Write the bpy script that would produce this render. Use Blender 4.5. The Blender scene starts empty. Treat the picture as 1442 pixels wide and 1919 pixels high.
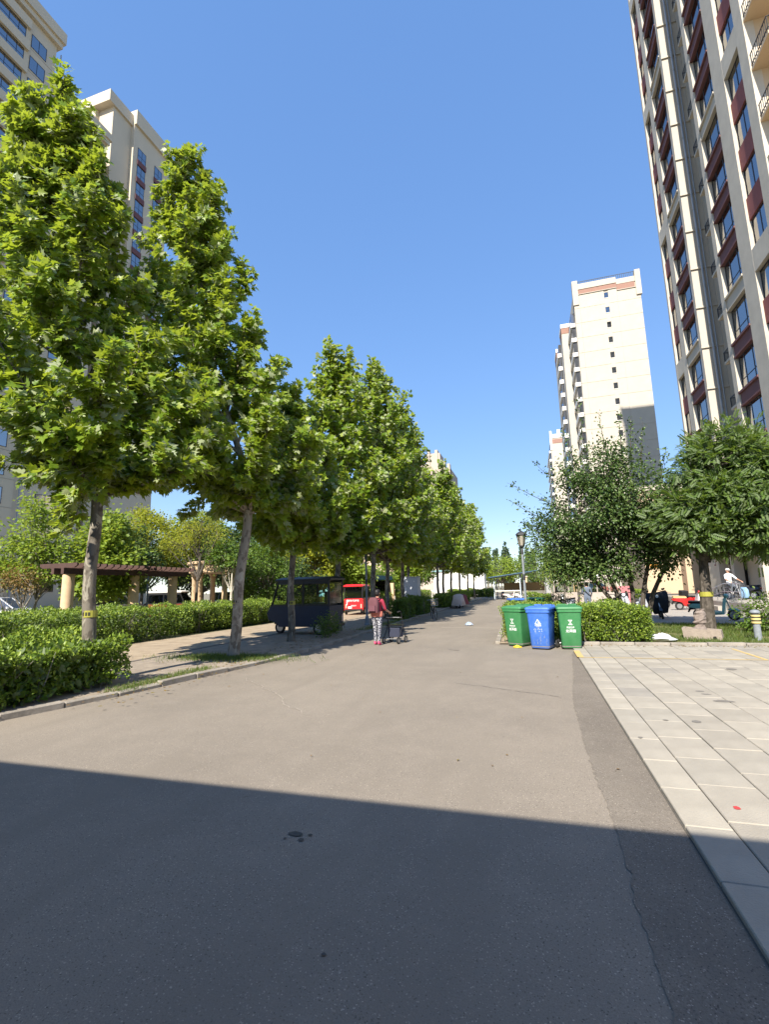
import bpy, math, random
import numpy as np
from mathutils import Vector, Matrix
R = math.radians
random.seed(7)
rng = np.random.default_rng(7)
sc = bpy.context.scene
COL = sc.collection

# ------------------------------------------------------------------ camera, sky, sun, exposure
cam_d = bpy.data.cameras.new('camera')
cam = bpy.data.objects.new('camera', cam_d); COL.objects.link(cam); sc.camera = cam
cam_d.sensor_fit = 'VERTICAL'; cam_d.sensor_height = 24.0; cam_d.lens = 24.0 * 898 / 1919
cam_d.clip_start = 0.05; cam_d.clip_end = 4000
Yc = Vector((279, 136.5, 898)).normalized()            # road axis, height axis and cross axis seen by the lens (right, down, forward)
Zc = Vector((-147, -5611, 898)); Zc = (Zc - Yc * Zc.dot(Yc)).normalized()
Xc = Yc.cross(Zc)
if Xc.x < 0: Xc = -Xc
right = Vector((Xc.x, Yc.x, Zc.x)); down = Vector((Xc.y, Yc.y, Zc.y)); fwd = Vector((Xc.z, Yc.z, Zc.z))
m = Matrix((( right.x, -down.x, -fwd.x, 0), (right.y, -down.y, -fwd.y, 0), (right.z, -down.z, -fwd.z, 1.59), (0, 0, 0, 1)))
cam.matrix_world = m

SUN_EL, SUN_AZ = 42.0, 6.0       # sun stands behind the viewer, a little to the left of the road axis
world = bpy.data.worlds.new('World'); sc.world = world; world.use_nodes = True
wn = world.node_tree.nodes; wl = world.node_tree.links
bg = wn['Background']
sky = wn.new('ShaderNodeTexSky'); sky.sky_type = 'NISHITA'; sky.sun_disc = False
sky.sun_elevation = R(SUN_EL); sky.sun_rotation = R(180 + SUN_AZ)
sky.air_density = 1.0; sky.dust_density = 0.0; sky.ozone_density = 6.0; sky.altitude = 0
gm = wn.new('ShaderNodeGamma'); gm.inputs['Gamma'].default_value = 0.4; wl.new(sky.outputs[0], gm.inputs['Color'])   # even, saturated clear-day blue
hs = wn.new('ShaderNodeHueSaturation'); hs.inputs['Hue'].default_value = 0.515; hs.inputs['Saturation'].default_value = 1.76; hs.inputs['Value'].default_value = 3.0; wl.new(gm.outputs['Color'], hs.inputs['Color'])
wl.new(hs.outputs['Color'], bg.inputs[0]); bg.inputs[1].default_value = 0.095
sun_d = bpy.data.lights.new('sun', 'SUN'); sun_d.energy = 5.0; sun_d.angle = R(0.55); sun_d.color = (1.0, 0.93, 0.82)
sun = bpy.data.objects.new('sun', sun_d); COL.objects.link(sun)
L = Vector((math.sin(R(SUN_AZ)) * math.cos(R(SUN_EL)), math.cos(R(SUN_AZ)) * math.cos(R(SUN_EL)), -math.sin(R(SUN_EL))))
sun.rotation_euler = L.to_track_quat('-Z', 'Y').to_euler(); sun.location = (-10, -40, 60)
sc.view_settings.view_transform = 'Standard'; sc.view_settings.look = 'None'
sc.view_settings.gamma = 1.0; sc.view_settings.exposure = 1.0; sc.view_settings.use_curve_mapping = False
sc.cycles.max_bounces = 6; sc.cycles.transparent_max_bounces = 8

# ------------------------------------------------------------------ materials
MATS = {}
def mat(name, col, rough=0.7, var=0.0, scale=6.0, bump=0.0, bscale=60.0, metal=0.0, spec=0.4, col2=None, detail=6.0, coat=0.0):
    if name in MATS: return MATS[name]
    mt = bpy.data.materials.new(name); mt.use_nodes = True
    nt = mt.node_tree; n = nt.nodes; l = nt.links
    p = n['Principled BSDF']; p.inputs['Roughness'].default_value = rough; p.inputs['Metallic'].default_value = metal
    p.inputs['Specular IOR Level'].default_value = spec; p.inputs['Coat Weight'].default_value = coat
    p.inputs['Base Color'].default_value = (*col, 1)
    tc = n.new('ShaderNodeTexCoord')
    if var > 0 or col2:
        nz = n.new('ShaderNodeTexNoise'); nz.inputs['Scale'].default_value = scale; nz.inputs['Detail'].default_value = detail
        nz.inputs['Roughness'].default_value = 0.65
        l.new(tc.outputs['Object'], nz.inputs['Vector'])
        rp = n.new('ShaderNodeValToRGB'); rp.color_ramp.elements[0].position = 0.3; rp.color_ramp.elements[1].position = 0.7
        c2 = col2 if col2 else [min(1, c * (1 + var)) for c in col]
        c1 = col if col2 else [c * (1 - var) for c in col]
        rp.color_ramp.elements[0].color = (*c1, 1); rp.color_ramp.elements[1].color = (*c2, 1)
        l.new(nz.outputs['Fac'], rp.inputs['Fac']); l.new(rp.outputs['Color'], p.inputs['Base Color'])
    if bump > 0:
        nb = n.new('ShaderNodeTexNoise'); nb.inputs['Scale'].default_value = bscale; nb.inputs['Detail'].default_value = 4
        l.new(tc.outputs['Object'], nb.inputs['Vector'])
        bm_ = n.new('ShaderNodeBump'); bm_.inputs['Strength'].default_value = bump; bm_.inputs['Distance'].default_value = 0.02
        l.new(nb.outputs['Fac'], bm_.inputs['Height']); l.new(bm_.outputs['Normal'], p.inputs['Normal'])
    MATS[name] = mt
    return mt

def mat_leaf(name, cols, under, trans=0.35, rough=0.5, tcol=None):
    """leaf: hue varies from leaf to leaf, paler underside, light passes through"""
    if name in MATS: return MATS[name]
    mt = bpy.data.materials.new(name); mt.use_nodes = True
    nt = mt.node_tree; n = nt.nodes; l = nt.links
    p = n['Principled BSDF']; p.inputs['Roughness'].default_value = rough; p.inputs['Specular IOR Level'].default_value = 0.35
    g = n.new('ShaderNodeNewGeometry')
    rp = n.new('ShaderNodeValToRGB'); els = rp.color_ramp.elements
    els[0].color = (*cols[0], 1); els[-1].color = (*cols[-1], 1)
    for i, c in enumerate(cols[1:-1]):
        e = els.new((i + 1) / (len(cols) - 1)); e.color = (*c, 1)
    l.new(g.outputs['Random Per Island'], rp.inputs['Fac'])
    mx = n.new('ShaderNodeMix'); mx.data_type = 'RGBA'
    l.new(g.outputs['Backfacing'], mx.inputs['Factor']); l.new(rp.outputs['Color'], mx.inputs['A']); mx.inputs['B'].default_value = (*under, 1)
    l.new(mx.outputs['Result'], p.inputs['Base Color'])
    t = n.new('ShaderNodeBsdfTranslucent')
    hs = n.new('ShaderNodeMix'); hs.data_type = 'RGBA'; hs.inputs['Factor'].default_value = 0.6
    l.new(rp.outputs['Color'], hs.inputs['A']); hs.inputs['B'].default_value = (*(tcol or (0.30, 0.42, 0.03)), 1)
    l.new(hs.outputs['Result'], t.inputs['Color'])
    ms = n.new('ShaderNodeMixShader'); ms.inputs['Fac'].default_value = trans
    l.new(p.outputs[0], ms.inputs[1]); l.new(t.outputs[0], ms.inputs[2])
    l.new(ms.outputs[0], n['Material Output'].inputs['Surface'])
    MATS[name] = mt
    return mt

def mat_glass(name, col=(0.015, 0.02, 0.03), refl=0.4, rough=0.03):
    if name in MATS: return MATS[name]
    mt = bpy.data.materials.new(name); mt.use_nodes = True
    nt = mt.node_tree; n = nt.nodes; l = nt.links
    p = n['Principled BSDF']; p.inputs['Base Color'].default_value = (*col, 1); p.inputs['Roughness'].default_value = 0.25
    gl = n.new('ShaderNodeBsdfGlossy'); gl.inputs['Roughness'].default_value = rough; gl.inputs['Color'].default_value = (0.85, 0.9, 1, 1)
    tc = n.new('ShaderNodeTexCoord'); nb = n.new('ShaderNodeTexNoise'); nb.inputs['Scale'].default_value = 0.7
    l.new(tc.outputs['Object'], nb.inputs['Vector'])
    bm_ = n.new('ShaderNodeBump'); bm_.inputs['Strength'].default_value = 0.08; bm_.inputs['Distance'].default_value = 0.05
    l.new(nb.outputs['Fac'], bm_.inputs['Height']); l.new(bm_.outputs['Normal'], gl.inputs['Normal'])
    ms = n.new('ShaderNodeMixShader'); ms.inputs['Fac'].default_value = refl
    l.new(p.outputs[0], ms.inputs[1]); l.new(gl.outputs[0], ms.inputs[2]); l.new(ms.outputs[0], n['Material Output'].inputs['Surface'])
    MATS[name] = mt
    return mt

def mat_clear(name, tint=(0.55, 0.6, 0.58), refl=0.12):
    """thin see-through pane or plastic sheet"""
    if name in MATS: return MATS[name]
    mt = bpy.data.materials.new(name); mt.use_nodes = True
    nt = mt.node_tree; n = nt.nodes; l = nt.links
    tr = n.new('ShaderNodeBsdfTransparent'); tr.inputs['Color'].default_value = (*tint, 1)
    gl = n.new('ShaderNodeBsdfGlossy'); gl.inputs['Roughness'].default_value = 0.06
    ms = n.new('ShaderNodeMixShader'); ms.inputs['Fac'].default_value = refl
    l.new(tr.outputs[0], ms.inputs[1]); l.new(gl.outputs[0], ms.inputs[2]); l.new(ms.outputs[0], n['Material Output'].inputs['Surface'])
    MATS[name] = mt
    return mt

def mat_asphalt(name, base, dark, light):
    if name in MATS: return MATS[name]
    mt = bpy.data.materials.new(name); mt.use_nodes = True
    nt = mt.node_tree; n = nt.nodes; l = nt.links
    p = n['Principled BSDF']; p.inputs['Roughness'].default_value = 0.88; p.inputs['Specular IOR Level'].default_value = 0.25
    tc = n.new('ShaderNodeTexCoord')
    def noise(s, d=5, r=0.6):
        z = n.new('ShaderNodeTexNoise'); z.inputs['Scale'].default_value = s; z.inputs['Detail'].default_value = d; z.inputs['Roughness'].default_value = r
        l.new(tc.outputs['Object'], z.inputs['Vector']); return z
    def mix(a, b, f, blend='MIX'):
        x = n.new('ShaderNodeMix'); x.data_type = 'RGBA'; x.blend_type = blend
        for s, v in (('A', a), ('B', b), ('Factor', f)):
            if hasattr(v, 'links'): l.new(v, x.inputs[s])
            else: x.inputs[s].default_value = v if s == 'Factor' else (*v, 1)
        return x.outputs['Result']
    def ramp(src, a, b):
        r_ = n.new('ShaderNodeMapRange'); r_.inputs['From Min'].default_value = a; r_.inputs['From Max'].default_value = b
        l.new(src, r_.inputs['Value']); return r_.outputs['Result']
    big = noise(0.35, 6); mid = noise(2.3, 6, 0.7); fine = noise(110, 3, 0.8)
    c = mix(dark, base, ramp(big.outputs['Fac'], 0.3, 0.65))
    c = mix(c, light, ramp(mid.outputs['Fac'], 0.45, 0.95))
    c = mix(c, dark, ramp(fine.outputs['Fac'], 0.54, 0.34))
    vo = n.new('ShaderNodeTexVoronoi'); vo.inputs['Scale'].default_value = 170; l.new(tc.outputs['Object'], vo.inputs['Vector'])
    sep = n.new('ShaderNodeSeparateColor'); l.new(vo.outputs['Color'], sep.inputs['Color'])
    c = mix(c, tuple(min(1, x * 1.35) for x in light), ramp(sep.outputs[0], 0.95, 0.99))
    c = mix(c, tuple(x * 0.6 for x in dark), ramp(sep.outputs[1], 0.95, 0.99))
    mpw = n.new('ShaderNodeMapping'); mpw.inputs['Scale'].default_value = (1.1, 0.10, 1); l.new(tc.outputs['Object'], mpw.inputs['Vector'])   # long wheel-worn streaks
    zw_ = n.new('ShaderNodeTexNoise'); zw_.inputs['Scale'].default_value = 1.6; zw_.inputs['Detail'].default_value = 5; l.new(mpw.outputs[0], zw_.inputs['Vector'])
    c = mix(c, tuple(x * 0.78 for x in base), ramp(zw_.outputs['Fac'], 0.52, 0.80))
    spot = noise(5.5, 2, 0.5); c = mix(c, tuple(x * 0.7 for x in dark), ramp(spot.outputs['Fac'], 0.74, 0.84))
    l.new(c, p.inputs['Base Color'])
    bm_ = n.new('ShaderNodeBump'); bm_.inputs['Strength'].default_value = 0.5; bm_.inputs['Distance'].default_value = 0.006
    l.new(fine.outputs['Fac'], bm_.inputs['Height']); l.new(bm_.outputs['Normal'], p.inputs['Normal'])
    MATS[name] = mt
    return mt

def mat_bark(name, a, b, c, scale=9.0):
    if name in MATS: return MATS[name]
    mt = bpy.data.materials.new(name); mt.use_nodes = True
    nt = mt.node_tree; n = nt.nodes; l = nt.links
    p = n['Principled BSDF']; p.inputs['Roughness'].default_value = 0.85
    tc = n.new('ShaderNodeTexCoord'); mp = n.new('ShaderNodeMapping'); mp.inputs['Scale'].default_value = (1, 1, 0.55)
    l.new(tc.outputs['Object'], mp.inputs['Vector'])
    z1 = n.new('ShaderNodeTexNoise'); z1.inputs['Scale'].default_value = scale; z1.inputs['Detail'].default_value = 3; l.new(mp.outputs[0], z1.inputs['Vector'])
    z2 = n.new('ShaderNodeTexNoise'); z2.inputs['Scale'].default_value = scale * 0.6; z2.inputs['Detail'].default_value = 4; z2.inputs['Distortion'].default_value = 1.0; l.new(mp.outputs[0], z2.inputs['Vector'])
    r1 = n.new('ShaderNodeValToRGB'); e = r1.color_ramp.elements; e[0].position = 0.42; e[1].position = 0.5; e[0].color = (*a, 1); e[1].color = (*b, 1)
    l.new(z1.outputs['Fac'], r1.inputs['Fac'])
    r2 = n.new('ShaderNodeValToRGB'); e = r2.color_ramp.elements; e[0].position = 0.57; e[1].position = 0.62; e[0].color = (0, 0, 0, 1); e[1].color = (1, 1, 1, 1)
    l.new(z2.outputs['Fac'], r2.inputs['Fac'])
    mx = n.new('ShaderNodeMix'); mx.data_type = 'RGBA'; l.new(r2.outputs['Color'], mx.inputs['Factor']); l.new(r1.outputs['Color'], mx.inputs['A']); mx.inputs['B'].default_value = (*c, 1)
    l.new(mx.outputs['Result'], p.inputs['Base Color'])
    bm_ = n.new('ShaderNodeBump'); bm_.inputs['Strength'].default_value = 0.4; bm_.inputs['Distance'].default_value = 0.02
    l.new(z1.outputs['Fac'], bm_.inputs['Height']); l.new(bm_.outputs['Normal'], p.inputs['Normal'])
    MATS[name] = mt
    return mt

# ------------------------------------------------------------------ mesh helpers
class B:
    def __init__(s): s.v = []; s.f = []
    def add(s, vs, fs):
        o = len(s.v); s.v += [tuple(x) for x in vs]; s.f += [tuple(i + o for i in f) for f in fs]; return s
    def box(s, x0, x1, y0, y1, z0, z1):
        return s.add([(x0,y0,z0),(x1,y0,z0),(x1,y1,z0),(x0,y1,z0),(x0,y0,z1),(x1,y0,z1),(x1,y1,z1),(x0,y1,z1)],
                     [(0,3,2,1),(4,5,6,7),(0,1,5,4),(1,2,6,5),(2,3,7,6),(3,0,4,7)])
    def cbox(s, x0, x1, y0, y1, z0, z1, c=0.01):
        """box with chamfered vertical and top edges"""
        a = [(x0+c,y0),(x1-c,y0),(x1,y0+c),(x1,y1-c),(x1-c,y1),(x0+c,y1),(x0,y1-c),(x0,y0+c)]
        b = [(min(max(x,x0+c),x1-c), min(max(y,y0+c),y1-c)) for x, y in a]
        vs = [(x,y,z0) for x,y in a] + [(x,y,z1-c) for x,y in a] + [(x,y,z1) for x,y in b]
        fs = [tuple(range(7,-1,-1))]
        for k in (0, 8):
            for i in range(8): fs.append((k+i, k+(i+1)%8, k+8+(i+1)%8, k+8+i))
        fs.append(tuple(range(16,24)))
        return s.add(vs, fs)
    def tube(s, pts, r, n=8, cap=True):
        pts = [Vector(p) for p in pts]
        if not hasattr(r, '__len__'): r = [r] * len(pts)
        vs = []; fs = []
        up = None
        for i, p in enumerate(pts):
            d = (pts[min(i+1, len(pts)-1)] - pts[max(i-1, 0)])
            d = d.normalized() if d.length > 1e-9 else Vector((0,0,1))
            if up is None or abs(up.dot(d)) > 0.98: up = Vector((0,0,1)) if abs(d.z) < 0.9 else Vector((1,0,0))
            a = d.cross(up).normalized(); b = d.cross(a); up = -b if False else up
            for k in range(n):
                t = 2*math.pi*k/n; vs.append(p + (a*math.cos(t) + b*math.sin(t)) * r[i])
        for i in range(len(pts)-1):
            for k in range(n): fs.append((i*n+k, i*n+(k+1)%n, (i+1)*n+(k+1)%n, (i+1)*n+k))
        if cap: fs.append(tuple(range(n))[::-1]); fs.append(tuple(range((len(pts)-1)*n, len(pts)*n)))
        return s.add(vs, fs)
    def cyl(s, p0, p1, r0, r1=None, n=16): return s.tube([p0, p1], [r0, r0 if r1 is None else r1], n)
    def lathe(s, prof, c=(0,0,0), n=20, ax='z'):
        vs = []; fs = []
        for r, z in prof:
            for k in range(n):
                t = 2*math.pi*k/n; x, y = r*math.cos(t), r*math.sin(t)
                q = (x, y, z) if ax == 'z' else ((z, x, y) if ax == 'x' else (x, z, y))
                vs.append((c[0]+q[0], c[1]+q[1], c[2]+q[2]))
        for i in range(len(prof)-1):
            for k in range(n): fs.append((i*n+k, i*n+(k+1)%n, (i+1)*n+(k+1)%n, (i+1)*n+k))
        fs.append(tuple(range(n))[::-1]); fs.append(tuple(range((len(prof)-1)*n, len(prof)*n)))
        return s.add(vs, fs)
    def prism(s, poly, a0, a1, ax='y'):
        """polygon in the plane across ax, extruded from a0 to a1"""
        def q(p, a): return {'y': (p[0], a, p[1]), 'x': (a, p[0], p[1]), 'z': (p[0], p[1], a)}[ax]
        n = len(poly)
        return s.add([q(p, a0) for p in poly] + [q(p, a1) for p in poly],
                     [tuple(range(n))[::-1], tuple(range(n, 2*n))] + [(i, (i+1)%n, n+(i+1)%n, n+i) for i in range(n)])
    def loft(s, rings, cap=True):
        n = len(rings[0]); vs = [p for r_ in rings for p in r_]; fs = []
        for i in range(len(rings)-1):
            for k in range(n): fs.append((i*n+k, i*n+(k+1)%n, (i+1)*n+(k+1)%n, (i+1)*n+k))
        if cap: fs.append(tuple(range(n))[::-1]); fs.append(tuple(range((len(rings)-1)*n, len(rings)*n)))
        return s.add(vs, fs)
    def torus(s, c, R_, r, n=24, k=6, ax='y', squash=1.0):
        vs = []; fs = []
        for i in range(n):
            t = 2*math.pi*i/n
            for j in range(k):
                u = 2*math.pi*j/k; rr = R_ + r*math.cos(u); w = r*squash*math.sin(u)
                q = {'y': (rr*math.cos(t), w, rr*math.sin(t)), 'x': (w, rr*math.cos(t), rr*math.sin(t)), 'z': (rr*math.cos(t), rr*math.sin(t), w)}[ax]
                vs.append((c[0]+q[0], c[1]+q[1], c[2]+q[2]))
        for i in range(n):
            for j in range(k): fs.append((i*k+j, i*k+(j+1)%k, ((i+1)%n)*k+(j+1)%k, ((i+1)%n)*k+j))
        return s.add(vs, fs)
    def ball(s, c, r, n=10, k=8):
        rx, ry, rz = r if hasattr(r, '__len__') else (r, r, r)
        return s.loft([[(c[0]+rx*math.sin(math.pi*i/k)*math.cos(2*math.pi*j/n), c[1]+ry*math.sin(math.pi*i/k)*math.sin(2*math.pi*j/n), c[2]-rz*math.cos(math.pi*i/k)) for j in range(n)] for i in range(1, k)])
    def mesh(s, name, smooth=False):
        me = bpy.data.meshes.new(name); me.from_pydata(s.v, [], s.f); me.validate()
        import bmesh
        bm = bmesh.new(); bm.from_mesh(me); bmesh.ops.recalc_face_normals(bm, faces=bm.faces); bm.to_mesh(me); bm.free()
        if smooth:
            for p in me.polygons: p.use_smooth = True
            try: me.set_sharp_from_angle(angle=R(38))
            except Exception: pass
        return me
    def build(s, name, m_, parent=None, smooth=False, loc=None, rot=None):
        o = bpy.data.objects.new(name, s.mesh(name, smooth)); o.data.materials.append(m_); COL.objects.link(o)
        if parent: o.parent = parent
        if loc: o.location = loc
        if rot: o.rotation_euler = rot
        return o

def inst(name, me, parent=None, loc=(0,0,0), rot=None, scale=None):
    o = bpy.data.objects.new(name, me); COL.objects.link(o); o.location = loc
    if parent: o.parent = parent
    if rot: o.rotation_euler = rot
    if scale: o.scale = scale
    return o
def thing(name, label, cat, loc=(0,0,0), rz=0.0, group=None):
    o = bpy.data.objects.new(name, None); COL.objects.link(o); o.empty_display_size = 0.2
    o.location = loc; o.rotation_euler = (0, 0, rz); tag(o, label, cat, group); return o
def tag(o, label, cat, group=None):
    o['label'] = label; o['category'] = cat
    if group: o['group'] = group
    return o
def struct(o, label=None):
    o['kind'] = 'structure'
    if label: o['label'] = label; 
    return o
def with_mat(me, m_): me.materials.append(m_); return me
def fast_mesh(name, V, T, m_):
    """triangle mesh straight from numpy arrays"""
    me = bpy.data.meshes.new(name); V = np.ascontiguousarray(V, np.float32); T = np.ascontiguousarray(T, np.int32)
    me.vertices.add(len(V)); me.vertices.foreach_set('co', V.ravel())
    me.loops.add(T.size); me.loops.foreach_set('vertex_index', T.ravel())
    me.polygons.add(len(T)); me.polygons.foreach_set('loop_start', np.arange(0, T.size, 3, dtype=np.int32))
    me.update(calc_edges=True); me.materials.append(m_)
    return me
def link(name, me, parent=None, loc=(0,0,0)):
    o = bpy.data.objects.new(name, me); COL.objects.link(o); o.location = loc
    if parent: o.parent = parent
    return o
_txt = {}
def text_mesh(s, size, m_, depth=0.002):
    k = (s, size, m_.name)
    if k in _txt: return _txt[k]
    cu = bpy.data.curves.new('lettering', 'FONT'); cu.body = s; cu.size = size; cu.align_x = 'CENTER'; cu.align_y = 'CENTER'; cu.extrude = depth; cu.resolution_u = 2; cu.offset = size*0.012
    ob = bpy.data.objects.new('lettering_src', cu); COL.objects.link(ob)
    dg = bpy.context.evaluated_depsgraph_get(); me = bpy.data.meshes.new_from_object(ob.evaluated_get(dg))
    bpy.data.objects.remove(ob); bpy.data.curves.remove(cu); me.materials.clear(); me.materials.append(m_); _txt[k] = me
    return me

# ------------------------------------------------------------------ leaf templates (x across, y along the midrib, z up)
def tmpl_plane():
    half = [(0.10,-0.05),(0.34,0.02),(0.52,0.22),(0.30,0.30),(0.50,0.62),(0.20,0.58),(0.13,0.72)]
    out = [(0,0)] + half + [(0,1.05)] + [(-x,y) for x,y in half[::-1]]
    vs = [(0,0.38,-0.02)] + [(x,y,0.10*abs(x)-0.10*(y-0.4)**2) for x,y in out]
    n = len(out); return np.array(vs), np.array([(0, 1+i, 1+(i+1)%n) for i in range(n)])
def tmpl_maple6():
    out = [(0,0),(0.45,0.15),(0.25,0.35),(0.42,0.65),(0,1.0),(-0.42,0.65),(-0.25,0.35),(-0.45,0.15)]
    vs = [(0,0.4,-0.04)] + [(x,y,0.12*abs(x)) for x,y in out]; n = len(out)
    return np.array(vs), np.array([(0, 1+i, 1+(i+1)%n) for i in range(n)])
def tmpl_oval(w=0.3):
    vs = [(0,0,0),(w,0.3,0.08),(w*0.8,0.7,0.06),(0,1,-0.04),(-w*0.8,0.7,0.06),(-w,0.3,0.08)]
    return np.array(vs), np.array([(0,1,2),(0,2,3),(0,3,4),(0,4,5)])
def tmpl_pinnate(k=7, w=0.13, l=0.27):
    vs = []; fs = []
    for i in range(k):
        y = 0.12 + 0.8*i/(k-1)
        for s_ in (-1, 1):
            o = len(vs); dx, dy = s_*0.9, 0.42
            px, py = -dy*s_, dx*s_
            vs += [(0, y, 0), (s_*l*0.5 - w*0.5*px*0, y+0.12-w*0.9, 0.02), (s_*l, y+0.14, -0.03), (s_*l*0.5, y+0.12+w*0.4, 0.02)]
            fs += [(o,o+1,o+2),(o,o+2,o+3)]
    return np.array(vs), np.array(fs)
T_PLANE, T_MAPLE, T_OVAL, T_NARROW, T_PIN = tmpl_plane(), tmpl_maple6(), tmpl_oval(), tmpl_oval(0.14), tmpl_pinnate()

def unit(a): return a / np.maximum(np.linalg.norm(a, axis=-1, keepdims=True), 1e-9)
def leaves(P, D, N, S, tmpl):
    """P bases, D midrib direction, N rough normal, S size -> vertices, triangles"""
    P = np.asarray(P, float); D = unit(np.asarray(D, float)); N = np.asarray(N, float); S = np.broadcast_to(np.asarray(S, float), (len(P),))
    Xx = unit(np.cross(D, N)); Nn = np.cross(Xx, D)
    v, t = tmpl
    V = P[:,None,:] + S[:,None,None] * (v[None,:,0,None]*Xx[:,None,:] + v[None,:,1,None]*D[:,None,:] + v[None,:,2,None]*Nn[:,None,:])
    T = t[None] + (np.arange(len(P))*len(v))[:,None,None]
    return V.reshape(-1,3), T.reshape(-1,3)

# ================================================================== THE SETTING: ground, road, pavements
M_ASPH = mat_asphalt('asphalt', (0.258, 0.222, 0.178), (0.186, 0.161, 0.131), (0.285, 0.246, 0.198))
M_PATCH = mat_asphalt('asphalt_coarse', (0.215, 0.186, 0.15), (0.128, 0.11, 0.09), (0.262, 0.226, 0.182))
M_SOIL = mat('sandy_soil', (0.25, 0.19, 0.13), 0.95, col2=(0.40, 0.32, 0.22), scale=2.2, bump=0.6, bscale=25)
M_EARTH = mat('ground_earth', (0.15, 0.14, 0.09), 0.95, col2=(0.24, 0.2, 0.13), scale=0.6, bump=0.4, bscale=8)
M_CONC = mat('concrete_light', (0.34, 0.31, 0.27), 0.9, var=0.14, scale=1.5, bump=0.2, bscale=40)
M_KERB = mat('kerb_granite', (0.27, 0.24, 0.20), 0.85, var=0.3, scale=5, bump=0.35, bscale=50)
M_JOINT = mat('joint_dirt', (0.10, 0.09, 0.075), 0.95, var=0.2, scale=8)
M_YEL = mat('worn_yellow_paint', (0.62, 0.40, 0.09), 0.8, col2=(0.40, 0.33, 0.20), scale=9, detail=8)

def sheet(name, poly, z, m_, parent=None):
    o = B().add([(x, y, z) for x, y in poly], [tuple(range(len(poly)))]).build(name, m_, parent); return o
struct(sheet('ground', [(-900,-300),(900,-300),(900,1600),(-900,1600)], -0.03, M_EARTH))
kerb_line = [(-13,-9.0),(-10.6,-1.2),(-8.9,1.2),(-7.7,2.7),(-7.15,3.8),(-6.85,4.8),(-6.66,5.5),(-6.48,6.3),(-6.35,7.1),(-6.22,8.0),(-6.0,9.1),(-5.82,10.5),(-5.8,12.4),(-5.82,14.2),(-5.86,16.8),(-5.95,22),(-6.0,28.5),(-6.1,38.6),(-6.3,64),(-6.6,110)]
road_poly = [(x-0.1, y) for x, y in kerb_line] + [(30,110),(30,20.2),(0.83,13.75),(0.83,-9.0)]
struct(sheet('road', road_poly, 0.0, M_ASPH))
# coarse strip of older asphalt along the right-hand edge
edge = []; y = -3.0
while y < 12.6:
    edge.append((0.39 + 0.012*math.sin(y*2.1) + rng.normal(0, 0.009) + max(0, (y-7.0))*0.072, y)); y += 0.06
struct(sheet('asphalt_edge_strip', edge + [(0.815, 12.6), (0.815, -3.0)], 0.005, M_PATCH))
# faint repair joint across the road and hairline cracks
def crack(name, a, b, w, m_, wob=0.05, n=40, z=0.006):
    a = Vector((*a, 0)); b = Vector((*b, 0)); d = (b-a); p = Vector((-d.y, d.x, 0)).normalized(); off = 0; L_ = []; Rr = []
    for i in range(n+1):
        off = off*0.9 + rng.normal(0, wob*0.35); q = a + d*(i/n) + p*off; ww = w*(0.4+rng.random())
        L_.append((q.x+p.x*ww, q.y+p.y*ww)); Rr.append((q.x-p.x*ww, q.y-p.y*ww))
    return struct(sheet(name, L_ + Rr[::-1], z, m_))
M_CRACK = mat('crack_filler_dark', (0.085, 0.075, 0.065), 0.9, var=0.3, scale=20)
M_CRACKL = mat('crack_dust_pale', (0.33, 0.29, 0.24), 0.95, var=0.2, scale=20)
crack('road_crack', (-5.35, 8.25), (-2.9, 6.0), 0.006, M_CRACKL, 0.08)
crack('road_crack', (-1.4, 8.35), (0.3, 7.6), 0.0045, M_CRACK, 0.05)
crack('road_crack', (-2.2, 12.6), (-1.9, 12.5), 0.02, M_CRACK, 0.02, 10)
struct(sheet('road_joint', [(-3.6,19.25),(-0.95,19.0),(-0.95,19.12),(-3.6,19.4)], 0.006, M_CRACKL))
stain_m = mat('damp_stain', (0.06, 0.055, 0.05), 0.6, var=0.3, scale=15)
def stain(x, y, rx, ry, z, m_=stain_m, name='stain'):
    pts = [(x + rx*math.cos(t)*(0.75+0.4*rng.random()), y + ry*math.sin(t)*(0.75+0.4*rng.random())) for t in np.linspace(0, 2*math.pi, 14)[:-1]]
    struct(sheet(name, pts, z, m_))
for sx, sy, a, b in ((-1.62,3.13,0.05,0.03),(-1.55,3.07,0.02,0.02),(-1.52,3.14,0.018,0.012),(-1.66,3.06,0.012,0.01),(-1.0,2.2,0.012,0.01)): stain(sx, sy, a, b, 0.006)

# right-hand stone paving, slab by slab
pave = struct(sheet('pavement', [(0.82,-9),(30,-9),(30,13.72),(0.82,13.72)], 0.004, M_JOINT))
slab_m = []
for i, c in enumerate(((0.285,0.258,0.212),(0.262,0.237,0.195),(0.30,0.272,0.222),(0.24,0.22,0.187),(0.272,0.248,0.205))):
    slab_m.append(mat('paving_slab_%d' % i, c, 0.82, col2=tuple(x*1.3 for x in c), scale=2.2, bump=0.3, bscale=90, detail=11))
edges = [0.825, 1.105] + [1.105 + 0.405*k for k in range(1, 12)]
slab_me = {}
def slab(x0, x1, y0, y1, k):
    key = (round(x1-x0, 3), round(y1-y0, 3), k)
    if key not in slab_me:
        w, d = (x1-x0)/2, (y1-y0)/2; slab_me[key] = with_mat(B().cbox(-w, w, -d, d, 0, 0.03, 0.006).mesh('paving_slab'), slab_m[k])
    o = inst('paving_slab', slab_me[key], pave, ((x0+x1)/2, (y0+y1)/2, 0.002 + rng.uniform(-0.0015, 0.0025)), (rng.normal(0, 0.0015), rng.normal(0, 0.002), 0))
nsl = 0
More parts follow.
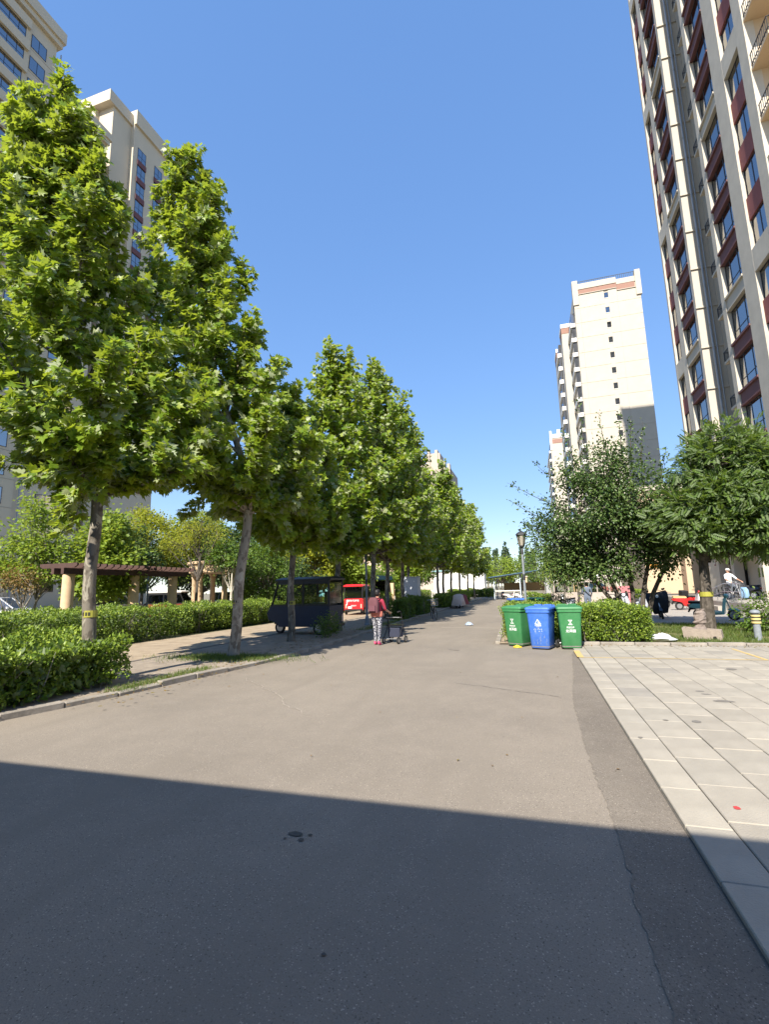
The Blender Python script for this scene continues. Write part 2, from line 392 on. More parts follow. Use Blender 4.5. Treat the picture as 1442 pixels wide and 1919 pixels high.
for c in range(len(edges)-1):
    y = 1.92 + (0.0 if c == 0 else (0.33, 0.12, 0.45, 0.22)[c % 4]); step = 0.622
    while y < 13.6:
        y1 = min(y + step, 13.7)
        if edges[c] < 0.2 + y*0.47 and nsl < 296:
            slab(edges[c]+0.004, edges[c+1]-0.004, y+0.003, y1-0.003, [0,2,0,2,4][nsl*7 % 5] if c == 0 else int(rng.choice([0,1,2,3,4], p=[.3,.2,.25,.08,.17]))); nsl += 1
        y = y1
# slabs outside the view
far_slab = B()
for x in np.arange(edges[-1], 14, 0.81):
    for y in np.arange(-8, 13.4, 1.25): far_slab.box(x+0.004, x+0.806, y+0.004, y+1.246, 0.004, 0.031)
for x in np.arange(0.83, edges[-1]-0.3, 0.81):
    for y in np.arange(-8, 1.4, 1.25): far_slab.box(x+0.004, x+0.806, y+0.004, min(y+1.246, 1.9), 0.004, 0.031)
o = far_slab.build('slab_field', slab_m[0], pave); o['kind'] = 'stuff'
yl = B(); zY = 0.0365
yl.add([(0.84,11.33,zY),(4.26,11.33,zY),(4.26,11.385,zY),(0.84,11.385,zY)], [(0,1,2,3)])
yl.add([(0.80,11.39,zY),(0.93,11.39,zY),(0.93,12.5,zY),(0.80,12.5,zY)], [(0,1,2,3)])
yl.add([(4.2,11.39,zY),(4.27,11.39,zY),(4.27,13.1,zY),(4.2,13.1,zY)], [(0,1,2,3)])
struct(yl.build('yellow_bay_marking', M_YEL))
for sx, sy, a, b in ((2.16,8.12,0.06,0.05),(2.18,7.93,0.06,0.045),(2.26,7.53,0.13,0.07),(1.64,6.42,0.05,0.06),(0.93,5.68,0.025,0.03),(1.33,6.42,0.03,0.03),(3.23,10.17,0.09,0.1)):
    stain(sx, sy, a, b, 0.0362, mat('slab_stain', (0.17,0.155,0.135), 0.85))
stain(1.235, 4.13, 0.022, 0.03, 0.0365, mat('red_litter', (0.45,0.05,0.05), 0.6), 'red_litter_scrap')

# left-hand kerb, stone by stone
kerb = struct(thing('kerb', '', 'kerb')); del kerb['label'], kerb['category']
def resample(line, step):
    out = [Vector((*line[0], 0))]; acc = 0
    for a, b in zip(line, line[1:]):
        a = Vector((*a, 0)); b = Vector((*b, 0)); d = (b-a).length; t = step - acc
        while t <= d: out.append(a + (b-a)*(t/d)); t += step
        acc = d - (t - step)
    return out
kp = resample(kerb_line[1:], 0.8)
kme = [with_mat(B().cbox(-0.394, 0.394, -0.07, 0.07, -0.05, 0.095, 0.012).mesh('kerb_stone'), M_KERB)]
for a, b in list(zip(kp, kp[1:]))[:110]:
    c = (a+b)/2; d = b-a
    inst('kerb_stone', kme[0], kerb, (c.x-0.07, c.y, rng.normal(-0.012, 0.008)), (rng.normal(0,0.03), 0, math.atan2(d.y, d.x) + rng.normal(0,0.012)))
# right-hand kerb in front of hedge and lawn
for k in range(12):
    inst('kerb_stone', kme[0], kerb, (1.15 + 0.8*k, 13.8, rng.normal(-0.0,0.006)), (0, 0, rng.normal(0,0.012)))
for k in range(7):
    inst('kerb_stone', kme[0], kerb, (-1.06 - 0.03*k, 14.4 + 0.8*k, rng.normal(-0.03,0.006)), (0, 0, R(92)))
# left verge: tree strip of worn brick, sandy path, lawn bed
strip = [(x-0.13, y) for x, y in kerb_line]
struct(sheet('tree_strip', strip + [(-9.2,110),(-9.1,9.5),(-9.4,6),(-10.5,2),(-18,-5)], 0.055, mat('worn_brick_strip', (0.20,0.165,0.13), 0.95, col2=(0.33,0.275,0.21), scale=3.5, bump=0.7, bscale=18)))
struct(sheet('sandy_path', [(-9.08,9.0),(-9.08,110),(-12.6,110),(-12.6,9.0),(-12.4,7)], 0.035, M_SOIL))
struct(sheet('planting_bed', [(-9.3,6.0),(-12.4,7.0),(-12.5,24),(-40,24),(-40,-6),(-18,-6),(-11,2)], 0.03, mat('bed_soil', (0.10,0.085,0.05), 0.95, col2=(0.12,0.14,0.05), scale=1.2, bump=0.5, bscale=12)))
struct(sheet('car_park', [(-12.8,24.5),(-12.8,58),(-48,58),(-48,24.5)], 0.02, M_CONC))
# flat edging between strip and path
edg = struct(thing('path_edging', '', 'edging')); del edg['label'], edg['category']
eme = with_mat(B().cbox(-0.05, 0.05, -0.297, 0.297, -0.02, 0.05, 0.008).mesh('edging_stone'), mat('edging_dark', (0.16,0.14,0.12), 0.9, var=0.25, scale=6))
for k in range(60): inst('edging_stone', eme, edg, (-9.14 + rng.normal(0,0.012), 9.4+0.6*k, 0.022), (0,0,rng.normal(0,0.02)))
# lawn on the right, drive and forecourt behind it
struct(sheet('lawn', [(0.9,13.87),(14,13.87),(14,20.6),(3,20.4),(0.9,19.6)], 0.03, mat('lawn_soil', (0.11,0.12,0.04), 0.95, col2=(0.20,0.17,0.08), scale=2.5, bump=0.4, bscale=20)))
struct(sheet('hedge_bed', [(-1.0,13.87),(0.9,13.87),(0.9,19.6),(-1.25,19.8)], 0.03, M_SOIL))
struct(sheet('forecourt', [(3.0,20.6),(30,20.6),(30,44),(5.5,44),(4.5,30)], 0.012, M_CONC))
fp = B(); fp.cbox(9.4, 14.0, 26, 43.5, -0.02, 0.5, 0.03); fp.box(9.0, 9.4, 29, 34, -0.02, 0.25)
struct(fp.build('entrance_platform', M_CONC))

# ================================================================== BUILDINGS
M_CREAM = mat('render_cream', (0.48, 0.432, 0.358), 0.9, var=0.05, scale=0.6, bump=0.1, bscale=30)
M_STONE = mat('render_greige', (0.52, 0.47, 0.39), 0.92, var=0.09, scale=1.2, bump=0.2, bscale=22)
M_PEACH = mat('render_peach', (0.52, 0.40, 0.27), 0.9, var=0.05, scale=0.8)
M_RED = mat('render_oxblood', (0.26, 0.085, 0.075), 0.85, var=0.12, scale=3)
M_DRED = mat('spandrel_maroon', (0.15, 0.066, 0.066), 0.8, var=0.12, scale=3)
M_BRN = mat('band_brown', (0.30, 0.17, 0.13), 0.85, var=0.08, scale=3)
M_FRAME = mat('window_frame_dark', (0.035, 0.035, 0.045), 0.5)
M_GLASS = mat_clear('window_glass', (0.30, 0.33, 0.36), 0.45)
M_GLASSD = mat_glass('window_glass_dim', (0.02, 0.022, 0.028), 0.22)
M_CURT = mat('curtain_grey', (0.17, 0.16, 0.16), 0.9, var=0.3, scale=5)
M_PIPE = mat('downpipe_grey', (0.32, 0.34, 0.37), 0.5, metal=0.3)
M_RAIL = mat('railing_black', (0.02, 0.02, 0.02), 0.5)
M_WHITE = mat('white_paint', (0.74, 0.72, 0.68), 0.7, var=0.06, scale=3)
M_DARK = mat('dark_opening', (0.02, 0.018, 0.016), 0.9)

def window_x(W, H, mull, transom, depth=0.06):
    """window facing -X; frame mesh, glass mesh (local: y width, z height)"""
    f = B(); t = 0.045
    f.box(0, depth, 0, t, 0, H); f.box(0, depth, W-t, W, 0, H); f.box(0, depth, t, W-t, 0, t); f.box(0, depth, t, W-t, H-t, H)
    for q in mull: f.box(0.002, depth-0.002, q*W-0.025, q*W+0.025, t, H-t)
    for q in transom: f.box(0.004, depth-0.004, t, W-t, q*H-0.022, q*H+0.022)
    g = B(); g.box(0.02, 0.032, t*0.5, W-t*0.5, t*0.5, H-t*0.5)
    return with_mat(f.mesh('window'), M_FRAME), with_mat(g.mesh('pane'), M_GLASS)
def put_window(par, fm, gm, loc, rz=0.0, glass=None):
    w = inst('window', fm, par, loc, (0,0,rz)); p = inst('pane', gm, w); return w

# ---- tall tower on the right
tw = thing('apartment_tower', 'tall beige tower with oxblood panels and grey downpipes at the right edge', 'apartment tower', (12, 24.4, 0))
TOP = 73.5
def wy(a, b): return a-24.4, b-24.4
for ya, yb, xa in ((0.35, 6.4, 0.45), (6.4, 11.2, 2.2), (11.2, 16.3, 0.45)):
    B().box(xa, 26, ya, yb, 0, TOP-1.2).build('wall', M_STONE, tw)
M_PIERC = M_CREAM
piers = [(24.4,25.2),(27.0,28.3),(30.8,31.3),(35.2,35.6),(38.3,39.2),(40.7,41.0)]
for a, b in piers:
    y0, y1 = wy(a, b); p = B(); p.box(0, 0.448, y0, y1, 3.4, TOP)
    if a in (30.8, 35.2): p = B(); p.box(0, 2.2, y0, y1, 3.4, TOP)
    p.build('pier', M_PIERC if a == 35.2 else M_STONE, tw)
near = B(); near.box(0.45, 26, 0.0, 0.349, 0, TOP); near.build('end_wall', M_PEACH, tw)
b_ = B(); b_.box(0.02, 26, 0.02, 16.58, TOP+0.002, TOP+1.0); b_.box(-0.25, 0.018, -0.2, 16.8, TOP-0.6, TOP+1.1); b_.build('parapet', M_CREAM, tw)
recess = B(); recess.box(1.25, 2.198, 6.905, 10.798, 0, TOP-0.01); recess.build('recess_wall', M_CREAM, tw)
wB, gB = window_x(2.66, 2.05, (0.32, 0.72), (0.34,)); wC, gC = window_x(2.46, 2.05, (0.3, 0.72), (0.34,))
wA, gA = window_x(1.48, 1.65, (0.5,), ()); wD, gD = window_x(1.78, 1.65, (0.5,), ())
def spandrel_me(W, m_):
    s_ = B(); s_.box(0.06, 0.45, 0, W, -0.75, -0.1); s_.box(-0.05, 0.45, -0.04, W+0.04, -0.098, 0.02); s_.box(0.0, 0.45, -0.02, W+0.02, -0.85, -0.752)
    return with_mat(s_.mesh('spandrel'), m_)
spB, spC = spandrel_me(2.6, M_DRED), spandrel_me(2.4, M_DRED)
spBc, spCc = spandrel_me(2.6, M_CREAM), spandrel_me(2.4, M_CREAM)
rpA = with_mat(B().box(0.12, 0.44, 0.005, 1.495, 0, 1.24).mesh('panel'), M_RED); rpD = with_mat(B().box(0.12, 0.44, 0.005, 1.795, 0, 1.24).mesh('panel'), M_RED)
gpA = with_mat(B().box(0.004, 0.44, 0.005, 1.495, 0, 1.24).mesh('panel'), M_STONE); gpD = with_mat(B().box(0.004, 0.44, 0.005, 1.795, 0, 1.24).mesh('panel'), M_STONE)
led = B(); led.box(0.12, 1.2, 6.905, 8.0, -0.14, 0); led_me = with_mat(led.mesh('ledge'), M_CREAM)
rl = B()
for q in np.linspace(6.95, 7.98, 9): rl.box(0.13, 0.15, q-0.008, q+0.008, 0.001, 0.62)
rl.box(0.125, 0.155, 6.93, 8.0, 0.6, 0.635)
for q in np.linspace(0.16, 1.18, 7): rl.box(q-0.008, q+0.008, 7.97, 7.99, 0.001, 0.6)
rl.box(0.13, 1.19, 7.965, 7.995, 0.6, 0.635); rl_me = with_mat(rl.mesh('ledge_railing'), M_RAIL)
bd = B(); bd.box(-0.05, 1.249, 10.70, 10.799, -0.07, 0.07); bd_me = with_mat(bd.mesh('string_course'), M_CREAM)
cur_me = with_mat(B().box(0.1, 0.115, 0.1, 0.8, 0.1, 1.9).mesh('curtain'), M_CURT)
for k in range(-4, 20):
    s_ = 15.0 + 2.9*k; cream = (k % 4) == 1
    if s_ < 3.3 or s_ > TOP-2.2: continue
    put_window(tw, wB, gB, (0.22, wy(35.6,0)[0]+0.02, s_)); put_window(tw, wC, gC, (0.22, wy(28.3,0)[0]+0.02, s_))
    put_window(tw, wA, gA, (0.2, wy(39.2,0)[0]+0.01, s_+0.45)); put_window(tw, wD, gD, (0.2, wy(25.2,0)[0]+0.01, s_+0.45))
    inst('spandrel', spBc if cream else spB, tw, (0, wy(35.65,0)[0], s_)); inst('spandrel', spCc if cream else spC, tw, (0, wy(28.35,0)[0], s_))
    inst('panel', gpA if cream else rpA, tw, (0, wy(39.2,0)[0], s_-0.79)); inst('panel', gpD if cream else rpD, tw, (0, wy(25.2,0)[0], s_-0.79))
    for yy, q in ((35.68, rng.random()), (28.38, rng.random())):
        if q < 0.6: inst('curtain', cur_me, tw, (0.2, wy(yy,0)[0] + (0 if q < 0.35 else 1.6), s_))
    if k < 14:
        inst('ledge', led_me, tw, (0, 0, s_-0.35)); inst('ledge_railing', rl_me, tw, (0, 0, s_-0.35))
    inst('string_course', bd_me, tw, (0, 0, s_-0.85))
pp = B(); pp.tube([(0.6,10.6,3), (0.6,10.6,TOP-1)], 0.075, 10); pp.build('downpipe', M_PIPE, tw, True)
pp = B(); pp.tube([(0.82,10.6,3), (0.82,10.6,TOP-1)], 0.045, 10); pp.build('downpipe', M_PIPE, tw, True)
br = B(); br.torus((0.6,10.6,0), 0.085, 0.02, 12, 5, 'z'); br_me = with_mat(br.mesh('pipe_bracket'), M_PIPE)
for k in range(24): inst('pipe_bracket', br_me, tw, (0, 0, 4 + 2.9*k))
# balconies on the end wall
slab_b = with_mat(B().box(0.04, 2.6, -1.75, -0.002, 0, 0.16).mesh('balcony'), M_PEACH)
rb = B()
for q in np.linspace(0.08, 2.56, 18): rb.box(q-0.01, q+0.01, -1.72, -1.70, 0.162, 0.95)
for q in np.linspace(-1.70, -0.05, 11): rb.box(0.07, 0.09, q-0.01, q+0.01, 0.162, 0.95)
for zz in (0.35, 0.94): rb.box(0.06, 2.58, -1.73, -1.69, zz, zz+0.03); rb.box(0.06, 0.10, -1.73, -0.003, zz+0.001, zz+0.031)
rb_me = with_mat(rb.mesh('balcony_railing'), M_RAIL)
for k in range(-3, 17):
    z = 14.55 + 2.9*k
    if z < 5: continue
    bo = inst('balcony', slab_b, tw, (0, 0, z)); inst('railing', rb_me, bo)
tk = with_mat(B().lathe([(0.0,0.0),(0.17,0.02),(0.2,0.1),(0.2,0.6),(0.16,0.72),(0.0,0.75)], (1.3,-0.9,0.17), 14).mesh('water_heater', True), M_WHITE)
for k in (3, 4, 5): inst('water_heater', tk, tw, (0, 0, 14.55 + 2.9*k))
# ground storey
gf = B(); gf.box(0.1, 0.449, 0.0, 9.0, 0, 3.399); gf.box(0.1, 0.449, 11.2, 16.6, 0, 3.399); gf.build('plinth_wall', M_STONE, tw)
dr = B(); dr.box(0.02, 0.098, 2.4, 4.3, 0.51, 3.1); dr.build('door', M_DARK, tw)
dr = B(); dr.box(0.02, 0.098, 9.0, 11.2, 0.51, 3.1); dr.build('door', M_DARK, tw)
for yy in (8.85, 11.2, 5.1): B().box(-0.6, -0.1, yy, yy+0.45, 0.5, 3.1).build('column', M_STONE, tw)
B().box(-0.9, 0.098, 4.6, 12.2, 3.1, 3.38).build('canopy', M_CREAM, tw)

# ---- low wing behind the tower, lit end wall
wg = thing('annex_building', 'low sunlit peach annex wall behind the parked scooters', 'annex', (9.0, 44.6, 0))
B().box(0, 14, 0, 12, 0.6, 9.2).build('wall', M_PEACH, wg)
B().box(-0.05, 14, -0.05, 12, 0, 0.6).build('plinth', mat('plinth_dark', (0.09,0.08,0.075), 0.9, var=0.2), wg)
B().box(-0.2, 14.2, -0.2, 12.2, 9.2, 9.6).build('cornice', M_CREAM, wg)
B().box(2.6, 2.95, -0.03, 0, 0.62, 4.2).build('panel', mat('recess_shade_umber', (0.16,0.11,0.075), 0.9), wg)  # dark brown strip painted as the shade of a recess
fmw, gmw = window_x(1.2, 1.5, (0.5,), ()); 
for q in (0.9, 4.4, 7.0): put_window(wg, fmw, gmw, (q, -0.06, 5.6), R(90))
sgn = B(); sgn.box(0.35, 1.1, -0.05, -0.002, 2.7, 3.0); sgn.build('sign_board', mat('sign_orange', (0.75,0.35,0.06), 0.6), wg)

# ---- pale tower farther down the road on the right
t2 = thing('apartment_tower', 'pale cream tower with one column of small windows beyond the dark-leaved tree', 'apartment tower', (10.9, 88.4, 0))
B().box(0.05, 11.05, 0.1, 32, 0, 54.2).build('wall', M_CREAM, t2)
pan = {}
for k in range(18):
    z0 = 2.25 + 2.9*k
    for (x0, x1, dy) in ((0.0, 0.95, 0.0), (0.97, 5.15, 0.0), (5.85, 7.3, 0.0), (7.32, 11.1, 0.05)):
        key = (x0, x1); 
        if key not in pan: pan[key] = with_mat(B().box(x0, x1, dy, 0.098, 0.02, 2.87).mesh('wall_panel'), M_CREAM)
        inst('wall_panel', pan[key], t2, (0, 0, z0))
    if (5.15, 0) not in pan:
        pan[(5.15,0)] = with_mat(B().box(5.152, 5.848, 0.003, 0.098, -0.68, 1.1).mesh('wall_panel'), M_CREAM)
        q = B(); q.box(5.10, 5.90, -0.06, 0.0, 1.02, 1.1); pan['sill'] = with_mat(q.mesh('sill'), M_WHITE)
        fm2, gm2 = window_x(0.69, 1.1, (), (0.45,))
    inst('wall_panel', pan[(5.15,0)], t2, (0, 0, z0)); w_ = put_window(t2, fm2, gm2, (5.155, 0.08, z0+1.1), R(-90) if False else R(90))
    w_.location = (5.845, 0.03, z0+1.1); inst('sill', pan['sill'], t2, (0, 0, z0))
q = B(); q.box(0.9, 7.3, -0.06, 0.09, 54.3, 55.2); q.build('band', M_BRN, t2); q = B(); q.box(7.32, 10.3, 0.0, 0.09, 53.8, 54.9); q.build('band', M_BRN, t2)
q = B(); q.box(0.85, 7.31, -0.15, 0.09, 54.2, 54.298); q.box(0.85, 7.31, -0.15, 0.09, 55.202, 56.3); q.box(7.315, 10.4, -0.05, 0.09, 54.902, 55.9); q.box(7.315, 10.4, -0.1, 0.09, 53.7, 53.798); q.box(0.1, 11, 0.1, 32, 54.21, 55.2); q.build('parapet', M_CREAM, t2)
for xa, xb in ((-0.12, 0.84), (10.41, 11.3)): B().box(xa, xb, -0.2, 0.9, 52.2, 57.0).build('corner_pier', M_CREAM, t2)
for (x0, y0, y1, zt) in ((-1.9, 7.6, 11.6, 53.0), (-2.4, 17.2, 22, 52.6)):
    B().box(x0, 0.03, y0, y1, 0, zt-2.0).build('bay', M_CREAM, t2); B().box(x0-0.05, 0.03, y0-0.05, y1, zt-2.0, zt-0.8).build('band', M_BRN, t2); B().box(x0-0.12, 0.03, y0-0.12, y1, zt-0.8, zt).build('cornice', M_WHITE, t2)
bme = with_mat(B().box(-0.85, 0.03, 1.2, 7.4, 0, 0.75).mesh('balcony'), M_WHITE); dme = with_mat(B().box(-0.6, 0.04, 1.5, 7.2, 0.76, 2.88).mesh('loggia_glass'), M_GLASSD)
b2m = with_mat(B().box(-2.6, 0.03, 12.4, 16.6, 0, 0.85).mesh('balcony'), M_WHITE); d2m = with_mat(B().box(-2.3, 0.04, 12.6, 16.4, 0.86, 2.88).mesh('loggia_glass'), M_GLASSD)
for k in range(17):
    inst('balcony', bme, t2, (0,0,2.3+2.9*k)); inst('loggia_glass', dme, t2, (0,0,2.3+2.9*k)); inst('balcony', b2m, t2, (0,0,2.0+2.9*k)); inst('loggia_glass', d2m, t2, (0,0,2.0+2.9*k))
rr = B()
for q in np.linspace(1, 10, 30): rr.box(q-0.03, q+0.03, 0.3, 0.36, 56.3, 57.0)
rr.box(0.9, 10.4, 0.29, 0.37, 56.95, 57.02); rr.build('roof_railing', M_RAIL, t2)

# ---- third tower of the right-hand row
t3 = thing('apartment_tower', 'distant cream tower with brown roof band, last of the right-hand row', 'apartment tower', (9.0, 165, 0))
B().box(0, 6, 0, 25, 0, 50).build('wall', M_CREAM, t3); B().box(0.5, 6, -0.1, 0.0, 48.2, 49.6).build('band', M_BRN, t3)
q = B(); q.box(-0.2, 0.5, -0.2, 0.6, 46, 52.5); q.box(0.6, 6.2, -0.2, 25, 50.0, 51.3); q.box(2.3, 3.2, 0.5, 2, 51.3, 53); q.build('parapet', M_WHITE, t3)
bm3 = with_mat(B().box(-0.6, 0.0, 2, 24, 0, 0.8).mesh('balcony'), M_WHITE)
gm3 = with_mat(B().box(-0.3, 0.0, 2.2, 23.8, 0.8, 2.9).mesh('loggia_glass'), M_GLASSD)
for k in range(16): inst('balcony', bm3, t3, (0,0,2+2.9*k)); inst('loggia_glass', gm3, t3, (0,0,2+2.9*k))

# ---- far block over the avenue trees
fb = thing('apartment_tower', 'far pink-beige block with pinnacled roof rising over the avenue trees', 'apartment tower', (-31.5, 150, 0))
M_FAR = mat('render_pinkbeige', (0.44,0.37,0.31), 0.9, var=0.05, scale=0.3)
B().box(-8, 8.6, 0, 16, 0, 39.5).build('wall', M_FAR, fb)
for x0, x1, zt, yy in ((-6.2,-5.2,42.5,-0.5),(-4.0,-3.2,42.3,-0.5),(1.6,2.3,45.4,-1.2),(4.0,4.9,45.6,-1.2),(6.4,7.1,41.8,-0.6),(7.7,8.6,40.8,-0.6)):
    B().box(x0, x1, yy, 1.5, 20, zt).build('pier', M_FAR, fb)
B().box(1.0, 5.6, -0.8, 6, 20, 44.6).build('stair_tower', M_FAR, fb); B().box(-6.5, 1.0, -0.4, 5, 39.5, 41.4).build('parapet', M_FAR, fb)
wfm, wgm = window_x(0.9, 1.8, (0.5,), ()) 
for k in range(6):
    for x in (-1.5, 0.2, 3.7, 6.2): put_window(fb, wfm, wgm, (x, -0.82 if 1 < x < 5 else -0.42, 37.0-2.9*k), R(90))
rr = B()
for q in np.linspace(-3, 0.8, 10): rr.box(q-0.04, q+0.04, 0.2, 0.28, 41.4, 43)
rr.box(-3, 0.8, 0.19, 0.29, 42.95, 43.05); rr.build('roof_railing', M_RAIL, fb)

# ---- left-hand tower and its neighbour
lt = thing('apartment_tower', 'shaded beige slab tower with ribbon windows at the top left corner', 'apartment tower', (-50, 0, 0))
M_LT = mat('render_buff', (0.55,0.475,0.36), 0.9, var=0.04, scale=0.4)
B().box(-14, 0, 8, 34.7, 0, 66.6).build('wall', M_LT, lt); B().box(-13, -0.6, 34.7, 42.5, 0, 61.2).build('wall', M_LT, lt)
q = B(); q.box(-14.3, 0.45, 7.7, 35.1, 66.6, 67.3); q.box(-14.5, 0.7, 7.5, 35.3, 67.3, 68.8); q.build('cornice', M_LT, lt)
q = B(); q.box(-13.2, -0.2, 35.11, 42.9, 61.2, 61.9); q.box(-13.4, 0.0, 35.31, 43.1, 61.9, 62.9); q.build('cornice', M_LT, lt)
fw, gw = window_x(2.9, 1.75, (0.27, 0.62), (0.4,)); fn, gn = window_x(1.75, 1.7, (0.5,), ()); fs_, gs_ = window_x(0.75, 1.7, (), (0.5,)); 
proj = with_mat(B().box(0.001, 0.35, 28.3, 31.55, 0, 1.16).mesh('spandrel'), M_LT); proj2 = with_mat(B().box(0.001, 0.35, 20.3, 24.5, 0, 1.16).mesh('spandrel'), M_LT)
jn = with_mat(B().box(0.001, 0.02, 8, 34.69, 0, 0.04).mesh('groove'), mat('groove_dark', (0.3,0.27,0.22), 0.9))
for k in range(22):
    z = 2.2 + 2.9*k
    for (fm_, gm_, y1) in ((fw, gw, 31.2), (fn, gn, 33.6), (fs_, gs_, 27.2), (fw, gw, 24.3), (fs_, gs_, 19.0)):
        put_window(lt, fm_, gm_, (0.05, y1, z), R(180))
    inst('spandrel', proj, lt, (0,0,z+1.75)); inst('spandrel', proj2, lt, (0,0,z+1.75)); inst('groove', jn, lt, (0,0,z-0.3))
    if k < 20: put_window(lt, fw, gw, (-0.55, 40.3, z), R(180))
pp = B(); pp.tube([(0.12,35.2,0), (0.12,35.2,66)], 0.07, 8); pp.tube([(0.12,28.0,0),(0.12,28.0,20)], 0.08, 8); pp.build('downpipe', M_PIPE, lt, True)
l2 = thing('apartment_tower', 'beige tower with maroon spandrels between the two nearest plane trees', 'apartment tower', (-52, 44.5, 0))
B().box(-10, -0.6, 0.6, 10.5, 0, 70.8).build('wall', M_LT, l2); B().box(-10, -3.2, 0, 0.6, 0, 70.8).build('end_wall', M_LT, l2)
B().box(-0.6, 0.0, 3.8, 10.8, 0, 71.0).build('bay', M_LT, l2); 
q = B(); q.box(-10.2, -0.3, -0.35, 3.79, 70.8, 72.6); q.box(-10.2, 0.35, 3.795, 11.2, 71.0, 73.4); q.build('cornice', M_LT, l2)
fq, gq = window_x(1.55, 2.0, (0.5,), (0.4,)); spq = with_mat(B().box(0.001, 0.16, 0, 1.65, 0, 0.85).mesh('spandrel'), M_DRED)
for k in range(18):
    z = 65.8 - 2.9*k
    for y0 in (4.6, 7.9):
        put_window(l2, fq, gq, (0.05, y0+1.6, z), R(180)); inst('spandrel', spq, l2, (0, y0, z-0.88))

# ---- gatehouse behind the viewer; its roof edge shades the near road
M_GATE = mat('low_bounce_grey', (0.12,0.115,0.11), 0.9, var=0.1, scale=2)  # dark grey set to cut light bounced into the near shade
gh = thing('gatehouse', 'low flat-roofed gatehouse across the road, known by its straight shadow', 'building', (0, -4.03, 0))
B().box(-24, 18, -12, 0, 3.6, 6.6).build('wall', M_GATE, gh)
q = B(); q.box(-24, -7.2, -12, -0.05, 0, 3.6); q.box(4.5, 18, -12, -0.05, 0, 3.6); q.build('side_wall', M_GATE, gh)
B().add([(-24.5,-12.3,6.601),(18.5,-12.3,6.601),(18.5,-0.05,6.601),(-24.5,0.12,6.601),(-24.5,-12.3,6.95),(18.5,-12.3,6.95),(18.5,-0.05,6.95),(-24.5,0.12,6.95)], [(0,3,2,1),(4,5,6,7),(0,1,5,4),(1,2,6,5),(2,3,7,6),(3,0,4,7)]).build('roof', M_STONE, gh)
B().box(-9, 5.5, 0.3, 2.83, 4.1, 4.46).build('sky_block_canopy', M_GATE, gh)  # unseen canopy added to block sky light from the near road
for xa in (-8.6, 4.9): B().box(xa, xa+0.5, 2.0, 2.5, 0, 4.1).build('sky_block_column', M_GATE, gh)  # posts added to carry the unseen sky-blocking canopy
B().box(-24, -9.0, 0.3, 2.83, 0, 4.455).build('sky_block_side', M_GATE, gh); B().box(5.5, 18, 0.3, 2.83, 0, 4.455).build('sky_block_side', M_GATE, gh)  # unseen blocks added either side of the canopy, hiding more sky
# ---- two-storey villa, white hut row, wall behind the trees
vl = thing('villa', 'two-storey beige villa seen between the avenue trunks', 'house', (-24.5, 60, 0))
B().box(0, 7.5, 0, 10, 0, 8.2).build('wall', mat('villa_render', (0.62,0.47,0.36), 0.9, var=0.05, scale=1), vl)
B().box(-0.4, 7.9, -0.4, 10.4, 8.2, 8.8).build('cornice', M_CREAM, vl)
fv, gv = window_x(1.1, 1.7, (0.5,), (0.6,))
for x in (3.2, 6.0):
    for z in (1.4, 4.9): put_window(vl, fv, gv, (x, -0.06, z), R(90)); B().box(x-1.25, x+0.15, -0.18, -0.001, z-0.16, z-0.02).build('sill', M_WHITE, vl)
ct = thing('utility_hut', 'row of white steel utility huts at the end of the avenue', 'hut', (-15.5, 78, 0))
for k in range(4):
    B().box(2.05*k, 2.05*k+2.0, 0, 3, 0.4, 4.1).build('hut_panel', M_WHITE, ct)
    B().box(2.05*k+0.8, 2.05*k+1.2, -0.04, 0.0, 2.7, 3.0).build('vent', mat('vent_grey', (0.4,0.42,0.44), 0.6), ct)
B().box(-0.2, 8.4, -0.2, 3.2, 4.1, 4.35).build('roof', mat('roof_teal', (0.25,0.42,0.45), 0.6), ct); B().box(-0.2, 8.4, -0.2, 3.2, 0, 0.398).build('base', M_STONE, ct)
fn_ = thing('railing_fence', 'low white railing in front of the utility huts', 'fence', (-16, 76, 0))
for k in range(40): B().box(0.23*k, 0.23*k+0.04, 0, 0.03, 0, 1.2).build('bar', M_WHITE, fn_)
for z in (0.2, 1.1): B().box(0, 9.2, -0.02, -0.001, z, z+0.05).build('rail', M_WHITE, fn_)

# ================================================================== VEGETATION
M_PL = mat_leaf('plane_leaf', [(0.08,0.145,0.012),(0.135,0.225,0.02),(0.205,0.30,0.028),(0.32,0.39,0.045)], (0.36,0.40,0.22), 0.44, 0.40, (0.50,0.58,0.03))
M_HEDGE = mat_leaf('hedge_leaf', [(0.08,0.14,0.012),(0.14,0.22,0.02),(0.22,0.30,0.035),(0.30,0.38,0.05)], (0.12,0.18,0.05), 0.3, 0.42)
M_PLUM = mat_leaf('plum_leaf', [(0.028,0.06,0.013),(0.05,0.095,0.02),(0.085,0.135,0.032),(0.14,0.19,0.06)], (0.07,0.10,0.045), 0.22, 0.4, (0.15,0.25,0.03))
M_LOC = mat_leaf('locust_leaf', [(0.06,0.115,0.022),(0.095,0.165,0.03),(0.16,0.23,0.05)], (0.15,0.2,0.09), 0.36, 0.5)
M_LIME = mat_leaf('lime_leaf', [(0.13,0.20,0.02),(0.19,0.28,0.03),(0.28,0.36,0.05)], (0.28,0.34,0.15), 0.45, 0.5, (0.5,0.58,0.05))
M_GOLD = mat_leaf('yellow_green_leaf', [(0.18,0.22,0.015),(0.26,0.30,0.02),(0.36,0.37,0.03)], (0.28,0.3,0.1), 0.45, 0.5, (0.6,0.58,0.04))
M_MID = mat_leaf('mid_green_leaf', [(0.055,0.11,0.015),(0.09,0.155,0.02),(0.14,0.21,0.035)], (0.13,0.18,0.07), 0.36, 0.5)
